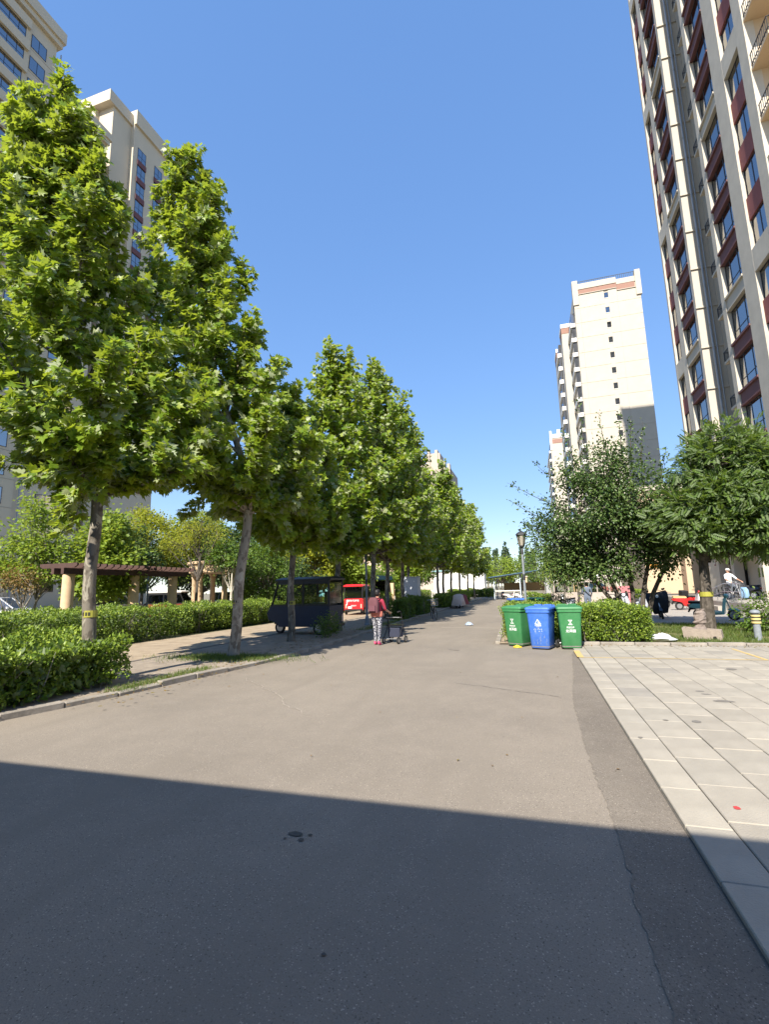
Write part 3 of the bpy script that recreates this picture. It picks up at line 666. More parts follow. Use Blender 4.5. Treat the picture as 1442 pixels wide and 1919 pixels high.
M_DEEP = mat_leaf('deep_green_leaf', [(0.025,0.055,0.014),(0.045,0.085,0.018),(0.075,0.125,0.025)], (0.07,0.11,0.05), 0.28, 0.5, (0.12,0.2,0.03))
M_RUST = mat_leaf('dry_leaf', [(0.16,0.09,0.03),(0.24,0.15,0.05),(0.2,0.18,0.05)], (0.2,0.15,0.08), 0.3, 0.6, (0.4,0.25,0.05))
M_GRASS = mat_leaf('grass_blade', [(0.06,0.11,0.015),(0.10,0.16,0.025),(0.2,0.2,0.06)], (0.1,0.14,0.04), 0.35, 0.55)
M_BARK = mat_bark('plane_bark', (0.085,0.07,0.052), (0.16,0.138,0.108), (0.30,0.27,0.21))
M_BARKD = mat_bark('dark_bark', (0.05,0.04,0.03), (0.085,0.07,0.055), (0.12,0.10,0.08), 14)
M_BARKG = mat_bark('grey_bark', (0.13,0.115,0.095), (0.2,0.18,0.15), (0.28,0.25,0.21), 12)
M_BARKP = mat_bark('pale_plane_bark', (0.16,0.13,0.10), (0.29,0.255,0.205), (0.40,0.365,0.30)); M_TAPE = mat('tape_yellow', (0.33,0.31,0.05), 0.5); M_INK = mat('ink_dark', (0.03,0.03,0.02), 0.6)

def rnd_dirs(n): return unit(rng.normal(size=(n,3)))
def add_tubes(bld, segs, n=5):
    for pts, rad in segs: bld.tube(pts, rad, n, cap=False)

def plane_tree(label, base, top, zf, zb, Rx, Ry, centre, r0, n_limb=24, twig=9, per=26, size=0.19, tmpl=T_PLANE, tape=False, n_obj=0, prune=None, fo=(0,0), bark=None, group='plane trees along the left kerb'):
    """trunk, leader and limbs; leafy shoots fill a conical crown; centre = (x,y) offset of the crown axis"""
    t = thing('plane_tree', label, 'tree', (base[0], base[1], 0.03), 0, group)
    H = top[2]; bl = Vector((0,0,0)); tp = Vector((top[0]-base[0], top[1]-base[1], H))
    ax = lambda h: Vector((centre[0]*min(1, max(0,(h-zf)/(0.45*(H-zf)+1e-6))) + (tp.x-centre[0])*max(0,(h-0.6*H)/(0.4*H)), centre[1]*min(1,max(0,(h-zf)/(0.45*(H-zf)+1e-6))) + (tp.y-centre[1])*max(0,(h-0.6*H)/(0.4*H)), h))
    lean = Vector((fo[0]+rng.normal(0,0.03), fo[1]+rng.normal(0,0.03), 0)); BK = bark or M_BARK
    tr = B(); pts = []; rad = []
    for i in range(11):
        h = zf*i/10; w = math.sin(i*0.9)*0.025
        pts.append((ax(zf).x*0 + w + lean.x*i/10, w*0.6 + lean.y*i/10, h)); rad.append(r0*(1.28 if i == 0 else 1.06 - 0.022*i))
    tr.tube(pts, rad, 14); fork = Vector(pts[-1])
    tr.build('trunk', BK, t, True)
    lim = B(); lp = []; lr = []
    for i in range(13):
        f = i/12; h = zf - 0.05 + (H*0.97-zf)*f; a = ax(h); q = fork.lerp(a, min(1, f*2.2)) if f < 0.45 else a
        lp.append(Vector((q.x + 0.06*math.sin(i*1.7), q.y + 0.06*math.cos(i*1.3), h))); lr.append(r0*0.72*(1-f)**1.1 + 0.008)
    lim.tube(lp, lr, 8, cap=False)
    prof = lambda u: (0.70+0.30*min(1,u/0.22)) * (1 if u < 0.22 else max(0.10, 1-((u-0.22)/0.80)**1.35*0.95))
    tw = []
    for i in range(n_limb):
        u = (i+0.5)/n_limb*0.93; az = i*2.39996 + rng.normal(0,0.25)
        hE = zb + (H-zb)*min(0.985, u + 0.02)
        rr = prof((hE-zb)/(H-zb))*rng.uniform(0.80,1.05)
        a = ax(hE); E_ = Vector((a.x + Rx*rr*math.cos(az), a.y + Ry*rr*math.sin(az), hE + rng.uniform(-0.1,0.5)))
        hS = max(zf-0.25, hE - 0.9 - 1.0*rr*Rx*rng.uniform(0.5,0.9)); f = (hS-zf)/(H*0.97-zf); k = min(11.99, max(0, f*12)); S_ = lp[int(k)].lerp(lp[min(12,int(k)+1)], k-int(k))
        Mid = (S_+E_)/2 + Vector((0,0,-0.12*(E_-S_).length)) + Vector(rng.normal(0,0.08,3))
        cur = [S_*(1-q)**2 + Mid*2*q*(1-q) + E_*q*q for q in np.linspace(0,1,7)]
        rb_ = 0.016 + r0*0.30*(1-u); lim.tube(cur, [rb_*(1-0.8*q)+0.004 for q in np.linspace(0,1,7)], 5, cap=False)
        out = Vector((math.cos(az), math.sin(az), 0))
        for j in range(twig):
            q = 0.22 + 0.8*j/twig; q = min(q,1); p = S_*(1-q)**2 + Mid*2*q*(1-q) + E_*q*q
            d = (out*rng.uniform(0.1,0.75) + Vector(rng.normal(0,0.55,3)) + Vector((0,0,rng.uniform(0.25,1.0)))).normalized()
            tw.append((p, d, rng.uniform(0.45,0.95)*(0.75+0.35*(1-u))))
    for j in range(max(4, twig)):                                     # upright leading shoots at the top
        h = H*(0.80+0.19*rng.random()); a = ax(h); tw.append((a + Vector(rng.normal(0,0.12,3)), (Vector((rng.normal(0,0.25), rng.normal(0,0.25), 1))).normalized(), 0.7))
    P = []; D = []; N = []; S = []; axis_c = []
    for p, d, ln in tw:
        e = p + d*ln
        if prune and not prune(e + Vector(base + (0,))): continue
        lim.tube([p, p+d*ln*0.5, e], [0.009,0.006,0.003], 3, cap=False)
        n_ = max(4, int(per*ln/0.7)); q = rng.random(n_)**0.75
        side = rnd_dirs(n_); dd = np.array(d); side -= (side@dd)[:,None]*dd; side = unit(side)
        pos = np.array(p) + np.outer(q*ln, dd) + side*rng.uniform(0.02,0.13,(n_,1))
        P.append(pos); out = pos - np.array([ax(pos[0,2]).x, ax(pos[0,2]).y, 0])*[1,1,0]; out[:,2] = 0; out = unit(out)
        D.append(unit(side*0.9 + dd*0.25 + out*0.35 + rng.normal(0,0.25,(n_,3)) + [0,0,-0.38]))
        N.append(unit(out*0.5 + [0,-0.6,0.65] + rng.normal(0,0.45,(n_,3))))
        N[-1] *= np.where(rng.random(n_) < 0.2, -1, 1)[:,None]                    # some leaves turn their pale side up
        S.append(size*rng.uniform(0.55,1.15,n_)*(1-0.25*q))
    P = np.vstack(P); D = np.vstack(D); N = np.vstack(N); S = np.concatenate(S)
    lim.build('limbs', BK, t, True)
    cr = None
    if n_obj:                                                          # the leaves that show largest are pieces of their own
        W = P + [base[0], base[1], 0.03]; dist = np.linalg.norm(W - [0,0,1.59], axis=1) - S*9
        order = np.argsort(dist); pick = order[:n_obj]; keep = order[n_obj:]
        v, tr_ = leaves(P[keep], D[keep], N[keep], S[keep], tmpl); cr = link('crown', fast_mesh('crown', v, tr_, M_PL), t); cr['kind'] = 'stuff'
        lm = with_mat(fast_mesh('leaf', *leaves([[0,0,0]], [[0,1,0]], [[0,0,1]], [1.0], tmpl), M_PL), M_PL)
        for i in pick:
            d = Vector(D[i]).normalized(); x = d.cross(Vector(N[i])).normalized(); z = x.cross(d)
            o = bpy.data.objects.new('leaf', lm); COL.objects.link(o); o.parent = cr
            o.matrix_local = Matrix.Translation(Vector(P[i])) @ Matrix((x, d, z)).transposed().to_4x4() @ Matrix.Scale(float(S[i]), 4)
    else:
        v, tr_ = leaves(P, D, N, S, tmpl); cr = link('crown', fast_mesh('crown', v, tr_, M_PL), t); cr['kind'] = 'stuff'
    if tape:
        tb = B(); zt = tape; q = int(zt/zf*10); c = Vector(pts[q]); tb.lathe([(rad[q]+0.006,-0.06),(rad[q]+0.004,0.06)], (c.x,c.y,zt), 16)
        tp_ = tb.build('tape', M_TAPE, t)
        ib = B()
        for a in (-2.3,-1.9,-1.4,-1.0):
            rr = rad[q]+0.009; ib.add([(c.x+rr*math.cos(a),c.y+rr*math.sin(a),zt-0.03),(c.x+rr*math.cos(a+0.25),c.y+rr*math.sin(a+0.25),zt-0.03),(c.x+rr*math.cos(a+0.25),c.y+rr*math.sin(a+0.25),zt+0.03),(c.x+rr*math.cos(a),c.y+rr*math.sin(a),zt+0.03)], [(0,1,2,3)])
        ib.build('tape_print', M_INK, tp_)
    return t

plane_tree('nearest plane tree, growing out of the front hedge, yellow tape on its trunk', (-7.72,6.9), (-9.6,6.9,13.0), 3.5, 3.3, 2.45, 2.1, (-1.75,0.0), 0.115, 42, 15, 54, 0.215, tape=1.25, n_obj=300)
plane_tree('plane tree with pale leaning trunk and yellow tape, second along the left kerb', (-7.1,10.4), (-9.05,10.4,14.6), 3.6, 3.4, 2.35, 2.1, (-1.4,0.0), 0.125, 46, 15, 54, 0.215, tape=1.35, n_obj=300, fo=(0.34,0), bark=M_BARKP)
plane_tree('short plane tree in front of the navy tricycle, third along the left kerb', (-7.34,13.8), (-7.5,13.8,8.0), 3.1, 3.0, 2.2, 1.9, (0.1,0), 0.11, 30, 14, 36, 0.235, tape=1.2, n_obj=160)
plane_tree('plane tree beside the navy tricycle rear with one long bare branch', (-7.2,17.35), (-7.4,17.3,11.5), 3.0, 3.0, 2.1, 1.9, (0.2,0), 0.115, 38, 14, 30, 0.24, T_MAPLE)
plane_tree('plane tree right behind the lamp post on the left kerb', (-6.95,20.9), (-6.6,20.7,12.3), 3.2, 3.2, 2.3, 2.0, (0.4,0), 0.12, 38, 14, 30, 0.24, T_MAPLE)
plane_tree('plane tree just beyond the woman in red, forked low', (-7.3,24.2), (-6.4,24.2,12.0), 3.0, 3.1, 2.4, 2.0, (0.4,0), 0.11, 36, 14, 30, 0.24, T_MAPLE)
plane_tree('dark-trunked plane tree immediately left of the grey cabinet', (-7.35,27.6), (-6.4,27.6,11.0), 3.1, 3.1, 2.3, 2.0, (0.4,0), 0.11, 34, 13, 28, 0.25, T_MAPLE)
Yr = [(32.5,11.4,-8.2),(38.0,11.6,-7.2),(41.4,10.6,-7.4),(44.9,11.2,-7.3),(50.5,10.4,-7.3),(57,11.2,-7.3),(64,10.4,-7.4)]
LB = ['plane tree behind the grey cabinet','pale-trunked plane tree right of the grey cabinet','slim plane tree one beyond the pale trunk past the cabinet','leaning plane tree nearest the two round hedges','plane tree behind the tarp-covered scooter','plane tree second from the far end of the avenue','last plane tree at the far end of the avenue']
for (Y, H, X), lb in zip(Yr, LB): plane_tree(lb, (X,Y), (X+0.8,Y,H), 3.2, 3.2, 2.4, 2.2, (0.3,0), 0.11, 28, 12, 22, 0.28, T_MAPLE)

def clump_tree(name, label, base, stems, blobs, n_leaf, size, tmpl, m_, bark, r0=0.08, k_cl=70, spread=0.32, group=None, droop=0.3, extra=None, cat='tree', zbase=0.02):
    """crown made of leaf clumps set on branch ends; blobs = ellipsoids (cx,cy,cz,rx,ry,rz) relative to the base"""
    t = thing(name, label, cat, (base[0], base[1], zbase), 0, group)
    tr = B(); tips = []
    for s_ in stems:
        pts = [Vector(p) for p in s_]; n_ = len(pts); tr.tube(pts, [r0*(1.15-0.75*i/max(1,n_-1)) for i in range(n_)], 9, cap=False); tips.append(pts)
    tr.build('trunk', bark, t, True)
    br = B(); P = []; D = []; N = []; S = []
    vol = np.array([b[3]*b[4]*b[5] for b in blobs])**(2/3); w = vol/vol.sum()
    for b, wi in zip(blobs, w):
        kk = max(3, int(k_cl*wi)); c0 = np.array(b[:3]); rr = np.array(b[3:])
        for _ in range(kk):
            d = rnd_dirs(1)[0]; c = c0 + d*rr*rng.uniform(0.45,1.0)**0.6
            if c[2] < 0.15: c[2] = 0.15 + 0.2*rng.random()
            n_ = max(6, int(n_leaf*wi/kk*rng.uniform(0.6,1.4)))
            g = rng.normal(0, spread, (n_,3))*[1,1,0.75]; p = c + g
            P.append(p); o = unit(d*0.6 + unit(g+1e-6)*0.7)
            D.append(unit(o*0.8 + rng.normal(0,0.4,(n_,3)) + [0,0,-droop])); N.append(unit(o*0.5 + [0,-0.25,0.8] + rng.normal(0,0.4,(n_,3)))); S.append(size*rng.uniform(0.6,1.2,n_))
            tp = min(tips, key=lambda q: (q[-1]-Vector(c)).length); s0 = tp[-1] if rng.random() < 0.6 or len(tp) < 3 else tp[-2]
            mid = (s0 + Vector(c))/2 + Vector((0,0,-0.08)); br.tube([s0, mid, Vector(c)], [r0*0.28, r0*0.18, 0.006], 4, cap=False)
    if extra:
        for (a, b_, n_) in extra:                                      # long leafy shoots a -> b
            a = np.array(a, float); b_ = np.array(b_, float); br.tube([Vector(a), Vector((a+b_)/2 + [0,0,-0.05]), Vector(b_)], [0.018,0.011,0.004], 4, cap=False)
            q = rng.random(n_); p = a + np.outer(q, b_-a) + rng.normal(0,0.07,(n_,3)); P.append(p)
            ddd = unit(b_-a); D.append(unit(ddd*0.5 + rng.normal(0,0.6,(n_,3)))); N.append(unit(rng.normal(0,0.5,(n_,3)) + [0,-0.3,0.7])); S.append(size*rng.uniform(0.6,1.15,n_))
    br.build('branches', bark, t, True)
    v, tr_ = leaves(np.vstack(P), np.vstack(D), np.vstack(N), np.concatenate(S), tmpl)
    c = link('crown', fast_mesh('crown', v, tr_, m_), t); c['kind'] = 'stuff'
    return t

# ---- right side: plum with many stems, locust, shrub, willow
pst = [[(0,0,0),(-0.25,0.1,1.0),(-0.75,0.1,2.4),(-1.3,0,4.2)], [(0.15,0.1,0),(0.2,0.1,1.2),(0.1,0.1,2.8),(-0.2,0,5.4)], [(0.35,0,0),(0.55,0.1,1.2),(0.9,0.1,2.6),(1.2,0,4.4)], [(0.55,0.2,0),(0.85,0.2,1.1),(1.5,0.2,2.4),(1.9,0.1,3.9)], [(-0.1,0.25,0),(-0.45,0.4,0.9),(-1.2,0.5,2.0),(-2.1,0.4,3.2)]]
pb = [(-0.9,0,4.2,1.7,1.5,1.5),(0.6,0,4.6,1.5,1.5,1.5),(-2.0,0.2,3.3,1.3,1.2,0.9),(1.5,0.1,3.5,1.0,1.2,1.1),(-0.5,0,5.7,1.2,1.1,1.0),(0.5,0.3,2.8,1.4,1.1,0.6),(-1.1,0.3,2.7,1.2,1.1,0.6),(-1.7,0.0,2.2,0.9,0.9,0.5),(-0.6,-0.3,2.1,0.8,0.8,0.4),(1.3,0.2,2.5,0.8,0.8,0.5)]
ex = [((-1.9,0,4.4),(-3.9,-0.2,5.55),70),((-1.7,0,5.0),(-2.9,0,6.4),70),((-0.9,0,6.0),(-1.05,0,8.7),90),((-1.3,0,6.0),(-1.7,0.1,7.6),60),((-0.2,0,6.2),(-0.35,0,8.0),80),((0.3,0,6.0),(0.35,0,7.9),90),((0.9,0,5.8),(1.15,0.1,7.5),80),((-2.4,0,3.9),(-3.9,0,4.9),60),((-2.2,0,3.4),(-3.4,0,3.9),70),((1.4,0,5.0),(1.8,0,6.4),70),((0.6,0,6.2),(0.75,0,7.7),70)]
clump_tree('plum_tree', 'dark-leaved multi-stemmed tree with spiky shoots behind the right hedge', (3.2,19.2), pst, pb, 36000, 0.115, T_OVAL, M_PLUM, M_BARKD, 0.085, 240, 0.28, extra=ex)
clump_tree('locust_tree', 'feathery-leaved tree with one straight trunk and yellow tape on the right lawn', (5.05,17.3), [[(0,0,0),(0.05,0,1.2),(0.1,0,2.3),(0.45,0,3.6)],[(0.1,0,2.2),(0.6,0.1,3.2),(1.2,0,4.4)],[(0.1,0,2.2),(0.2,-0.2,3.2),(0.6,-0.3,5.0)]],
    [(0.1,0,3.5,1.1,1.2,0.7),(1.4,0,3.9,1.4,1.3,1.0),(1.0,0,5.2,1.2,1.2,1.0),(2.2,0.2,4.6,1.2,1.2,0.9),(1.6,-0.5,3.1,1.3,1.0,0.6),(0.2,-0.4,2.8,0.7,0.7,0.4)], 13000, 0.29, T_PIN, M_LOC, M_BARKD, 0.185, 150, 0.26)
lt_ = [o for o in COL.objects if o.name.startswith('locust_tree')][0]
B().lathe([(0.192,-0.07),(0.19,0.07)], (0.05,0,1.15), 16).build('tape', M_TAPE, lt_)
clump_tree('shrub', 'leafy shrub at the right edge behind the ringed bollard light', (6.6,16.9), [[(0,0,0),(0.1,0,0.5)]], [(0,0,0.55,0.55,0.5,0.5),(0.75,0.1,0.75,0.7,0.6,0.65),(-0.45,0,0.4,0.35,0.4,0.35)], 3000, 0.085, T_OVAL, M_MID, M_BARKG, 0.03, 60, 0.17, cat='shrub')
clump_tree('willow_tree', 'small weeping willow beyond the right-hand lamp post', (1.6,29.5), [[(0,0,0),(0.1,0,1.2),(0,0,2.2)]], [(0,0,2.3,0.9,0.9,0.6)], 1800, 0.15, T_NARROW, M_LIME, M_BARKG, 0.06, 40, 0.2, droop=1.4,
    extra=[((x,y,2.5),(x*1.25,y*1.2,0.7+0.8*abs(math.sin(9*x))),55) for x,y in ((-0.9,0),(-0.6,-0.5),(-0.2,-0.7),(0.3,-0.7),(0.7,-0.3),(0.2,0.5),(-0.5,0.5))])
clump_tree('round_tree', 'fresh green round-crowned tree behind the right-hand lamp post', (2.4,38), [[(0,0,0),(0,0,1.8),(0,0,2.8)]], [(0,0,4.2,2.3,2.2,1.8),(-0.8,0,3.1,1.6,1.6,0.9),(1.4,0,3.4,1.5,1.5,1.1)], 6000, 0.16, T_OVAL, M_MID, M_BARKG, 0.1, 110, 0.35)
clump_tree('round_tree', 'yellow-green round tree over the bicycle shed roof', (-5.5,92), [[(0,0,0),(0,0,2)]], [(0,0,4.6,3.6,3,2.2)], 4000, 0.34, T_OVAL, M_LIME, M_BARKG, 0.15, 90, 0.5)
clump_tree('round_tree', 'tall reddish-tinged tree left of the bicycle shed at the road end', (-11.5,96), [[(0,0,0),(0,0,3)]], [(0,0,5.2,3.2,3,3.8),(-2,0,3.4,2.4,2,2.2)], 4200, 0.34, T_OVAL, M_MID, M_BARKG, 0.15, 90, 0.5)
clump_tree('round_tree', 'broad green tree right of the bicycle shed', (1.5,84), [[(0,0,0),(0,0,2)]], [(0,0,4.8,4.2,3,3),(4.5,0,4.2,3.5,3,2.6)], 5200, 0.34, T_OVAL, M_MID, M_BARKG, 0.15, 110, 0.5)

# ---- left background trees and shrubs behind the long hedge
def simple(label, x, y, h, rx, m_, n=5000, size=0.13, tm=T_OVAL, bark=None, zc=0.62, rz=0.36, name='garden_tree', k=90, lean=0.0, cat='tree', sp=0.3, low=None):
    bl = [(lean,0,h*zc,rx,rx*0.9,h*rz),(lean-0.35*rx,0,h*(zc-0.12),rx*0.75,rx*0.7,h*rz*0.7),(lean+0.4*rx,0.2,h*(zc-0.06),rx*0.7,rx*0.7,h*rz*0.75),(lean*1.1,0,h*(zc+0.2),rx*0.5,rx*0.5,h*rz*0.5)]
    return clump_tree(name, label, (x,y), [[(0,0,0),(0.1,0,h*0.22),(lean*0.7,0,h*0.45)]], bl, int(n*1.35), size*1.2, tm, m_, bark or M_BARKG, 0.03+0.013*h, k, sp, 'garden trees behind the long hedge', cat=cat)
clump_tree('garden_tree', 'pale green upright tree with rusty dead sprays at the far left', (-21.6,16.0), [[(0,0,0),(-0.2,0,1.0),(-0.5,0,2.0)],[(0.2,0,0),(0.6,0,1.4),(1.3,0,2.6)]], [(0.1,0,4.2,1.0,1.0,1.5),(-0.7,0,3.2,1.1,1.0,1.0),(0.9,0,3.3,1.0,1.0,1.0),(0.3,0,5.4,0.5,0.5,0.7)], 6500, 0.14, T_MAPLE, M_LIME, M_BARKG, 0.06, 100, 0.26, 'garden trees behind the long hedge')
clump_tree('dead_branch_shrub', 'rust-brown dry shrub under the pale green tree at the left', (-21.0,15.0), [[(0,0,0),(-0.4,0,0.8),(-0.9,0,1.8)],[(0.1,0,0),(0.5,0,0.9),(1.2,0,1.9)]], [(-0.4,0,2.5,0.6,0.5,0.5),(0.5,0,2.3,0.5,0.4,0.5)], 1300, 0.10, T_OVAL, M_RUST, M_BARKG, 0.05, 30, 0.2, cat='shrub')
simple('bright lime-green tree between the left wall and the nearest trunk', -18.9, 17.5, 5.4, 1.3, M_LIME, 5500, 0.15, T_MAPLE)
simple('broad yellow-green feathery tree above the pergola roof', -26.8, 28.0, 7.6, 3.4, M_GOLD, 11000, 0.15, T_OVAL, k=150, zc=0.68, rz=0.26)
clump_tree('pollard_tree', 'dark-stemmed tree with upswept bare limbs between pergola and pavilion', (-17.8,22.5), [[(0,0,0),(0.05,0,1.4),(0.1,0,2.4),(-0.9,0,4.2)],[(0.1,0,2.3),(0.5,0,3.2),(1.3,0,4.6)],[(0.1,0,2.3),(0.2,0,3.4),(0.1,0,5.0)]], [(-0.9,0,4.6,1.2,1.0,0.8),(0.9,0,4.8,1.2,1.0,0.8),(0,0,5.4,1.2,1,0.7)], 3600, 0.14, T_NARROW, M_GOLD, M_BARKD, 0.085, 70, 0.25, 'garden trees behind the long hedge')
clump_tree('young_tree', 'whitewashed slim tree in front of the pavilion columns', (-15.9,23.0), [[(0,0,0),(0.03,0,1.5),(0.05,0,2.7)]], [(-0.2,0,3.6,0.9,0.8,0.7),(0.5,0,3.3,0.7,0.7,0.6)], 2200, 0.13, T_MAPLE, M_MID, mat_bark('white_bark', (0.42,0.38,0.3), (0.55,0.5,0.42), (0.6,0.56,0.48)), 0.085, 40, 0.25, 'garden trees behind the long hedge')
simple('dense dark tree filling the left edge behind the hedge', -25.5, 14.5, 4.6, 2.0, M_DEEP, 4500, 0.14)
simple('dark tree behind the notice board', -26, 25, 6.2, 3.0, M_DEEP, 5000, 0.18)
simple('deep green tree behind the pergola middle', -24, 31, 7.4, 3.4, M_DEEP, 5000, 0.2)
simple('deep green tree right behind the pavilion', -21.5, 34, 7.2, 3.6, M_DEEP, 5200, 0.2)
simple('tall bushy green shrub tree right of the pavilion', -15.6, 25.8, 4.6, 1.7, M_MID, 6000, 0.13, zc=0.52, rz=0.48)
simple('dark ivy-like bush behind the navy tricycle', -16.0, 29.5, 5.0, 2.0, M_DEEP, 5000, 0.15, zc=0.5, rz=0.48)
simple('golden-green tree above the navy tricycle roof', -16.2, 33.5, 6.2, 2.2, M_GOLD, 6000, 0.17, T_MAPLE)
simple('golden-green tree left of the red tricycle', -14.6, 37.5, 6.0, 2.0, M_LIME, 5000, 0.17, T_MAPLE)
simple('dark bushy tree left of the villa', -19.5, 45, 7.5, 2.8, M_DEEP, 4500, 0.2)
simple('low green shrub tree before the villa wall', -15.0, 46, 4.0, 1.9, M_MID, 4000, 0.16, zc=0.5, rz=0.45)
simple('fresh green tree between villa and grey cabinet', -13.6, 50, 6.5, 2.3, M_LIME, 4500, 0.2, T_MAPLE)
simple('green tree in front of the utility huts', -15.8, 66, 6.6, 2.6, M_MID, 3600, 0.24)
simple('tall dark tree behind the villa', -27, 74, 12, 5, M_DEEP, 4000, 0.34)
simple('broad tree behind the car park far left', -36, 46, 8.5, 4.2, M_MID, 5000, 0.26)
simple('green tree behind the car park centre', -30, 56, 9.0, 4.2, M_MID, 4500, 0.28)
simple('tall lime tree closing the gap above the pergola', -30, 38, 9.5, 4.2, M_LIME, 7000, 0.24)
simple('leafy tree behind the pavilion roof', -25.5, 44, 9.0, 3.8, M_MID, 6000, 0.24)
simple('dark tree at the far left of the car park', -40, 36, 7.0, 3.4, M_DEEP, 4500, 0.22)

# ---- hedges
def hedge(label, x0, x1, y0, y1, h, n, size=0.055, bare=0.0, m_=None, core=True, loc_z=0.03, name='hedge', rough=0.06, group='clipped hedges'):
    t = thing(name, label, 'hedge', ((x0+x1)/2, (y0+y1)/2, loc_z), 0, group)
    wx, wy_ = (x1-x0)/2, (y1-y0)/2
    A = np.array([2*wx*h, 2*wx*h, 2*wy_*h, 2*wy_*h, 4*wx*wy_*1.3]); cnt = (A/A.sum()*n).astype(int); P = []; O = []
    for f, k in enumerate(cnt):
        a = rng.uniform(-1,1,k); zz = h*(bare + (1-bare)*rng.random(k)**0.8); dep = -np.abs(rng.normal(0,0.06,k))
        if f == 0: p = np.c_[a*wx, np.full(k,-wy_)-dep, zz]; o = [0,-1,0.25]
        elif f == 1: p = np.c_[a*wx, np.full(k,wy_)+dep, zz]; o = [0,1,0.25]
        elif f == 2: p = np.c_[np.full(k,-wx)-dep, a*wy_, zz]; o = [-1,0,0.25]
        elif f == 3: p = np.c_[np.full(k,wx)+dep, a*wy_, zz]; o = [1,0,0.25]
        else: p = np.c_[a*wx, rng.uniform(-1,1,k)*wy_, np.full(k,h)+dep]; o = [0,0,1]
        P.append(p); O.append(np.tile(np.array(o,float), (k,1)))
    P = np.vstack(P); O = np.vstack(O)
    ph = rng.uniform(0,6,6)                                            # uneven clipping
    bulge = rough*(np.sin(P[:,0]*2.3+ph[0]+P[:,2]*2)+np.sin(P[:,1]*2.7+ph[1])+0.8*np.sin(P[:,0]*6.1+P[:,1]*5.3+ph[2])+0.8*np.sin(P[:,2]*7+P[:,0]*3+ph[3]))
    P = P + O*bulge[:,None] + rng.normal(0,0.02,P.shape); P[:,2] = np.maximum(P[:,2], 0.02)
    up = (O[:,2] > 0.9) & (rng.random(len(P)) < 0.12); P[up,2] += rng.random(up.sum())*0.09
    D = unit(O*0.5 + rng.normal(0,0.55,P.shape) + [0,0,0.25]); N = unit(O*0.5 + [0,-0.2,0.6] + rng.normal(0,0.5,P.shape))
    v, tr_ = leaves(P, D, N, size*rng.uniform(0.6,1.25,len(P)), T_OVAL)
    f = link('foliage', fast_mesh('foliage', v, tr_, m_ or M_HEDGE), t); f['kind'] = 'stuff'
    tw = B()
    for _ in range(int(max(wx,wy_)*26)):
        x, y = rng.uniform(-wx,wx)*0.92, rng.uniform(-wy_,wy_)*0.92
        for _ in range(3):
            e = (np.clip(x+rng.normal(0,0.22),-wx,wx), np.clip(y+rng.normal(0,0.22),-wy_,wy_), h*rng.uniform(0.7,0.97)); tw.tube([(x,y,0),((x+e[0])/2+0.02,(y+e[1])/2,h*0.45),e], [0.011,0.008,0.004], 4, cap=False)
    tw.build('stems', M_BARKG, t)
    if core:                                                           # larger inner leaves added to stop light leaking through
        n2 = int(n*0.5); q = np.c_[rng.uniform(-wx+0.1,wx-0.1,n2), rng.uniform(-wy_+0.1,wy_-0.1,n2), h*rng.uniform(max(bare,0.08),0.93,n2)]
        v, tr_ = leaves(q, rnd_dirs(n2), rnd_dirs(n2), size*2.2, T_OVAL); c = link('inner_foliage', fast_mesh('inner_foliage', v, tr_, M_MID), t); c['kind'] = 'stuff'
    return t
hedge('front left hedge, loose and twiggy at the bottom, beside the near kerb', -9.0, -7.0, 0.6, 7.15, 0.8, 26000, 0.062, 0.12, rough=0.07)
hedge('long dark-sided hedge behind the sandy path at the left edge', -15.6, -12.7, 4.5, 15.2, 1.12, 22000, 0.065, 0.05)
hedge('long hedge continuing toward the navy tricycle', -14.4, -12.9, 15.7, 24.4, 1.05, 18000, 0.065, 0.05)
hedge('boxy hedge running right from behind the three bins', -0.8, 2.85, 14.05, 15.55, 0.92, 22000, 0.052, 0.06)
hedge('low hedge arm running back from the bins beside the road', -0.95, 0.85, 15.6, 19.5, 0.86, 13000, 0.055, 0.06)
hedge('yellow-green low hedge across the side road behind the lamp post', -0.6, 3.6, 37.0, 38.4, 0.85, 5000, 0.085)
hedge('green hedge behind the beige tricycles', 3.7, 8.0, 41.5, 43, 0.95, 4500, 0.1)
hedge('small dark hedge block beside the leaning bicycle', -7.3, -6.15, 27.2, 30.2, 1.0, 6000, 0.075, m_=M_MID)
hedge('small round hedge block left of the tarp-covered scooter', -7.3, -6.35, 36.5, 40.5, 0.95, 5000, 0.085)
hedge('hedge block behind the tarp-covered scooter', -7.6, -6.5, 43, 52, 0.95, 5000, 0.1)
hedge('hedge across the end of the avenue left of the bicycle shed', -12.0, -5.5, 70, 72, 1.1, 4500, 0.13)
hedge('sparse dark shrub hedge beside the woman in red', -6.95, -6.15, 23.4, 25.3, 0.95, 5000, 0.075, m_=M_MID)
hedge('long hedge behind the red tricycle and grey cabinet', -13.6, -12.7, 30, 62, 1.15, 12000, 0.1)
clump_tree('weed_clump', 'scruffy green weeds behind the rear of the navy tricycle', (-6.55,15.0), [[(0,0,0),(0,0,0.3)]], [(0,0,0.4,0.32,0.4,0.38),(-0.3,0.2,0.25,0.3,0.3,0.25)], 1500, 0.06, T_OVAL, M_MID, M_BARKG, 0.012, 40, 0.12, cat='weeds', zbase=0.05)
clump_tree('dark_bush', 'small dark clipped bush behind the middle bin', (0.95,21.2), [[(0,0,0),(0,0,0.4)]], [(0,0,0.62,0.42,0.42,0.55)], 2200, 0.07, T_OVAL, M_DEEP, M_BARKG, 0.03, 60, 0.13, cat='shrub')

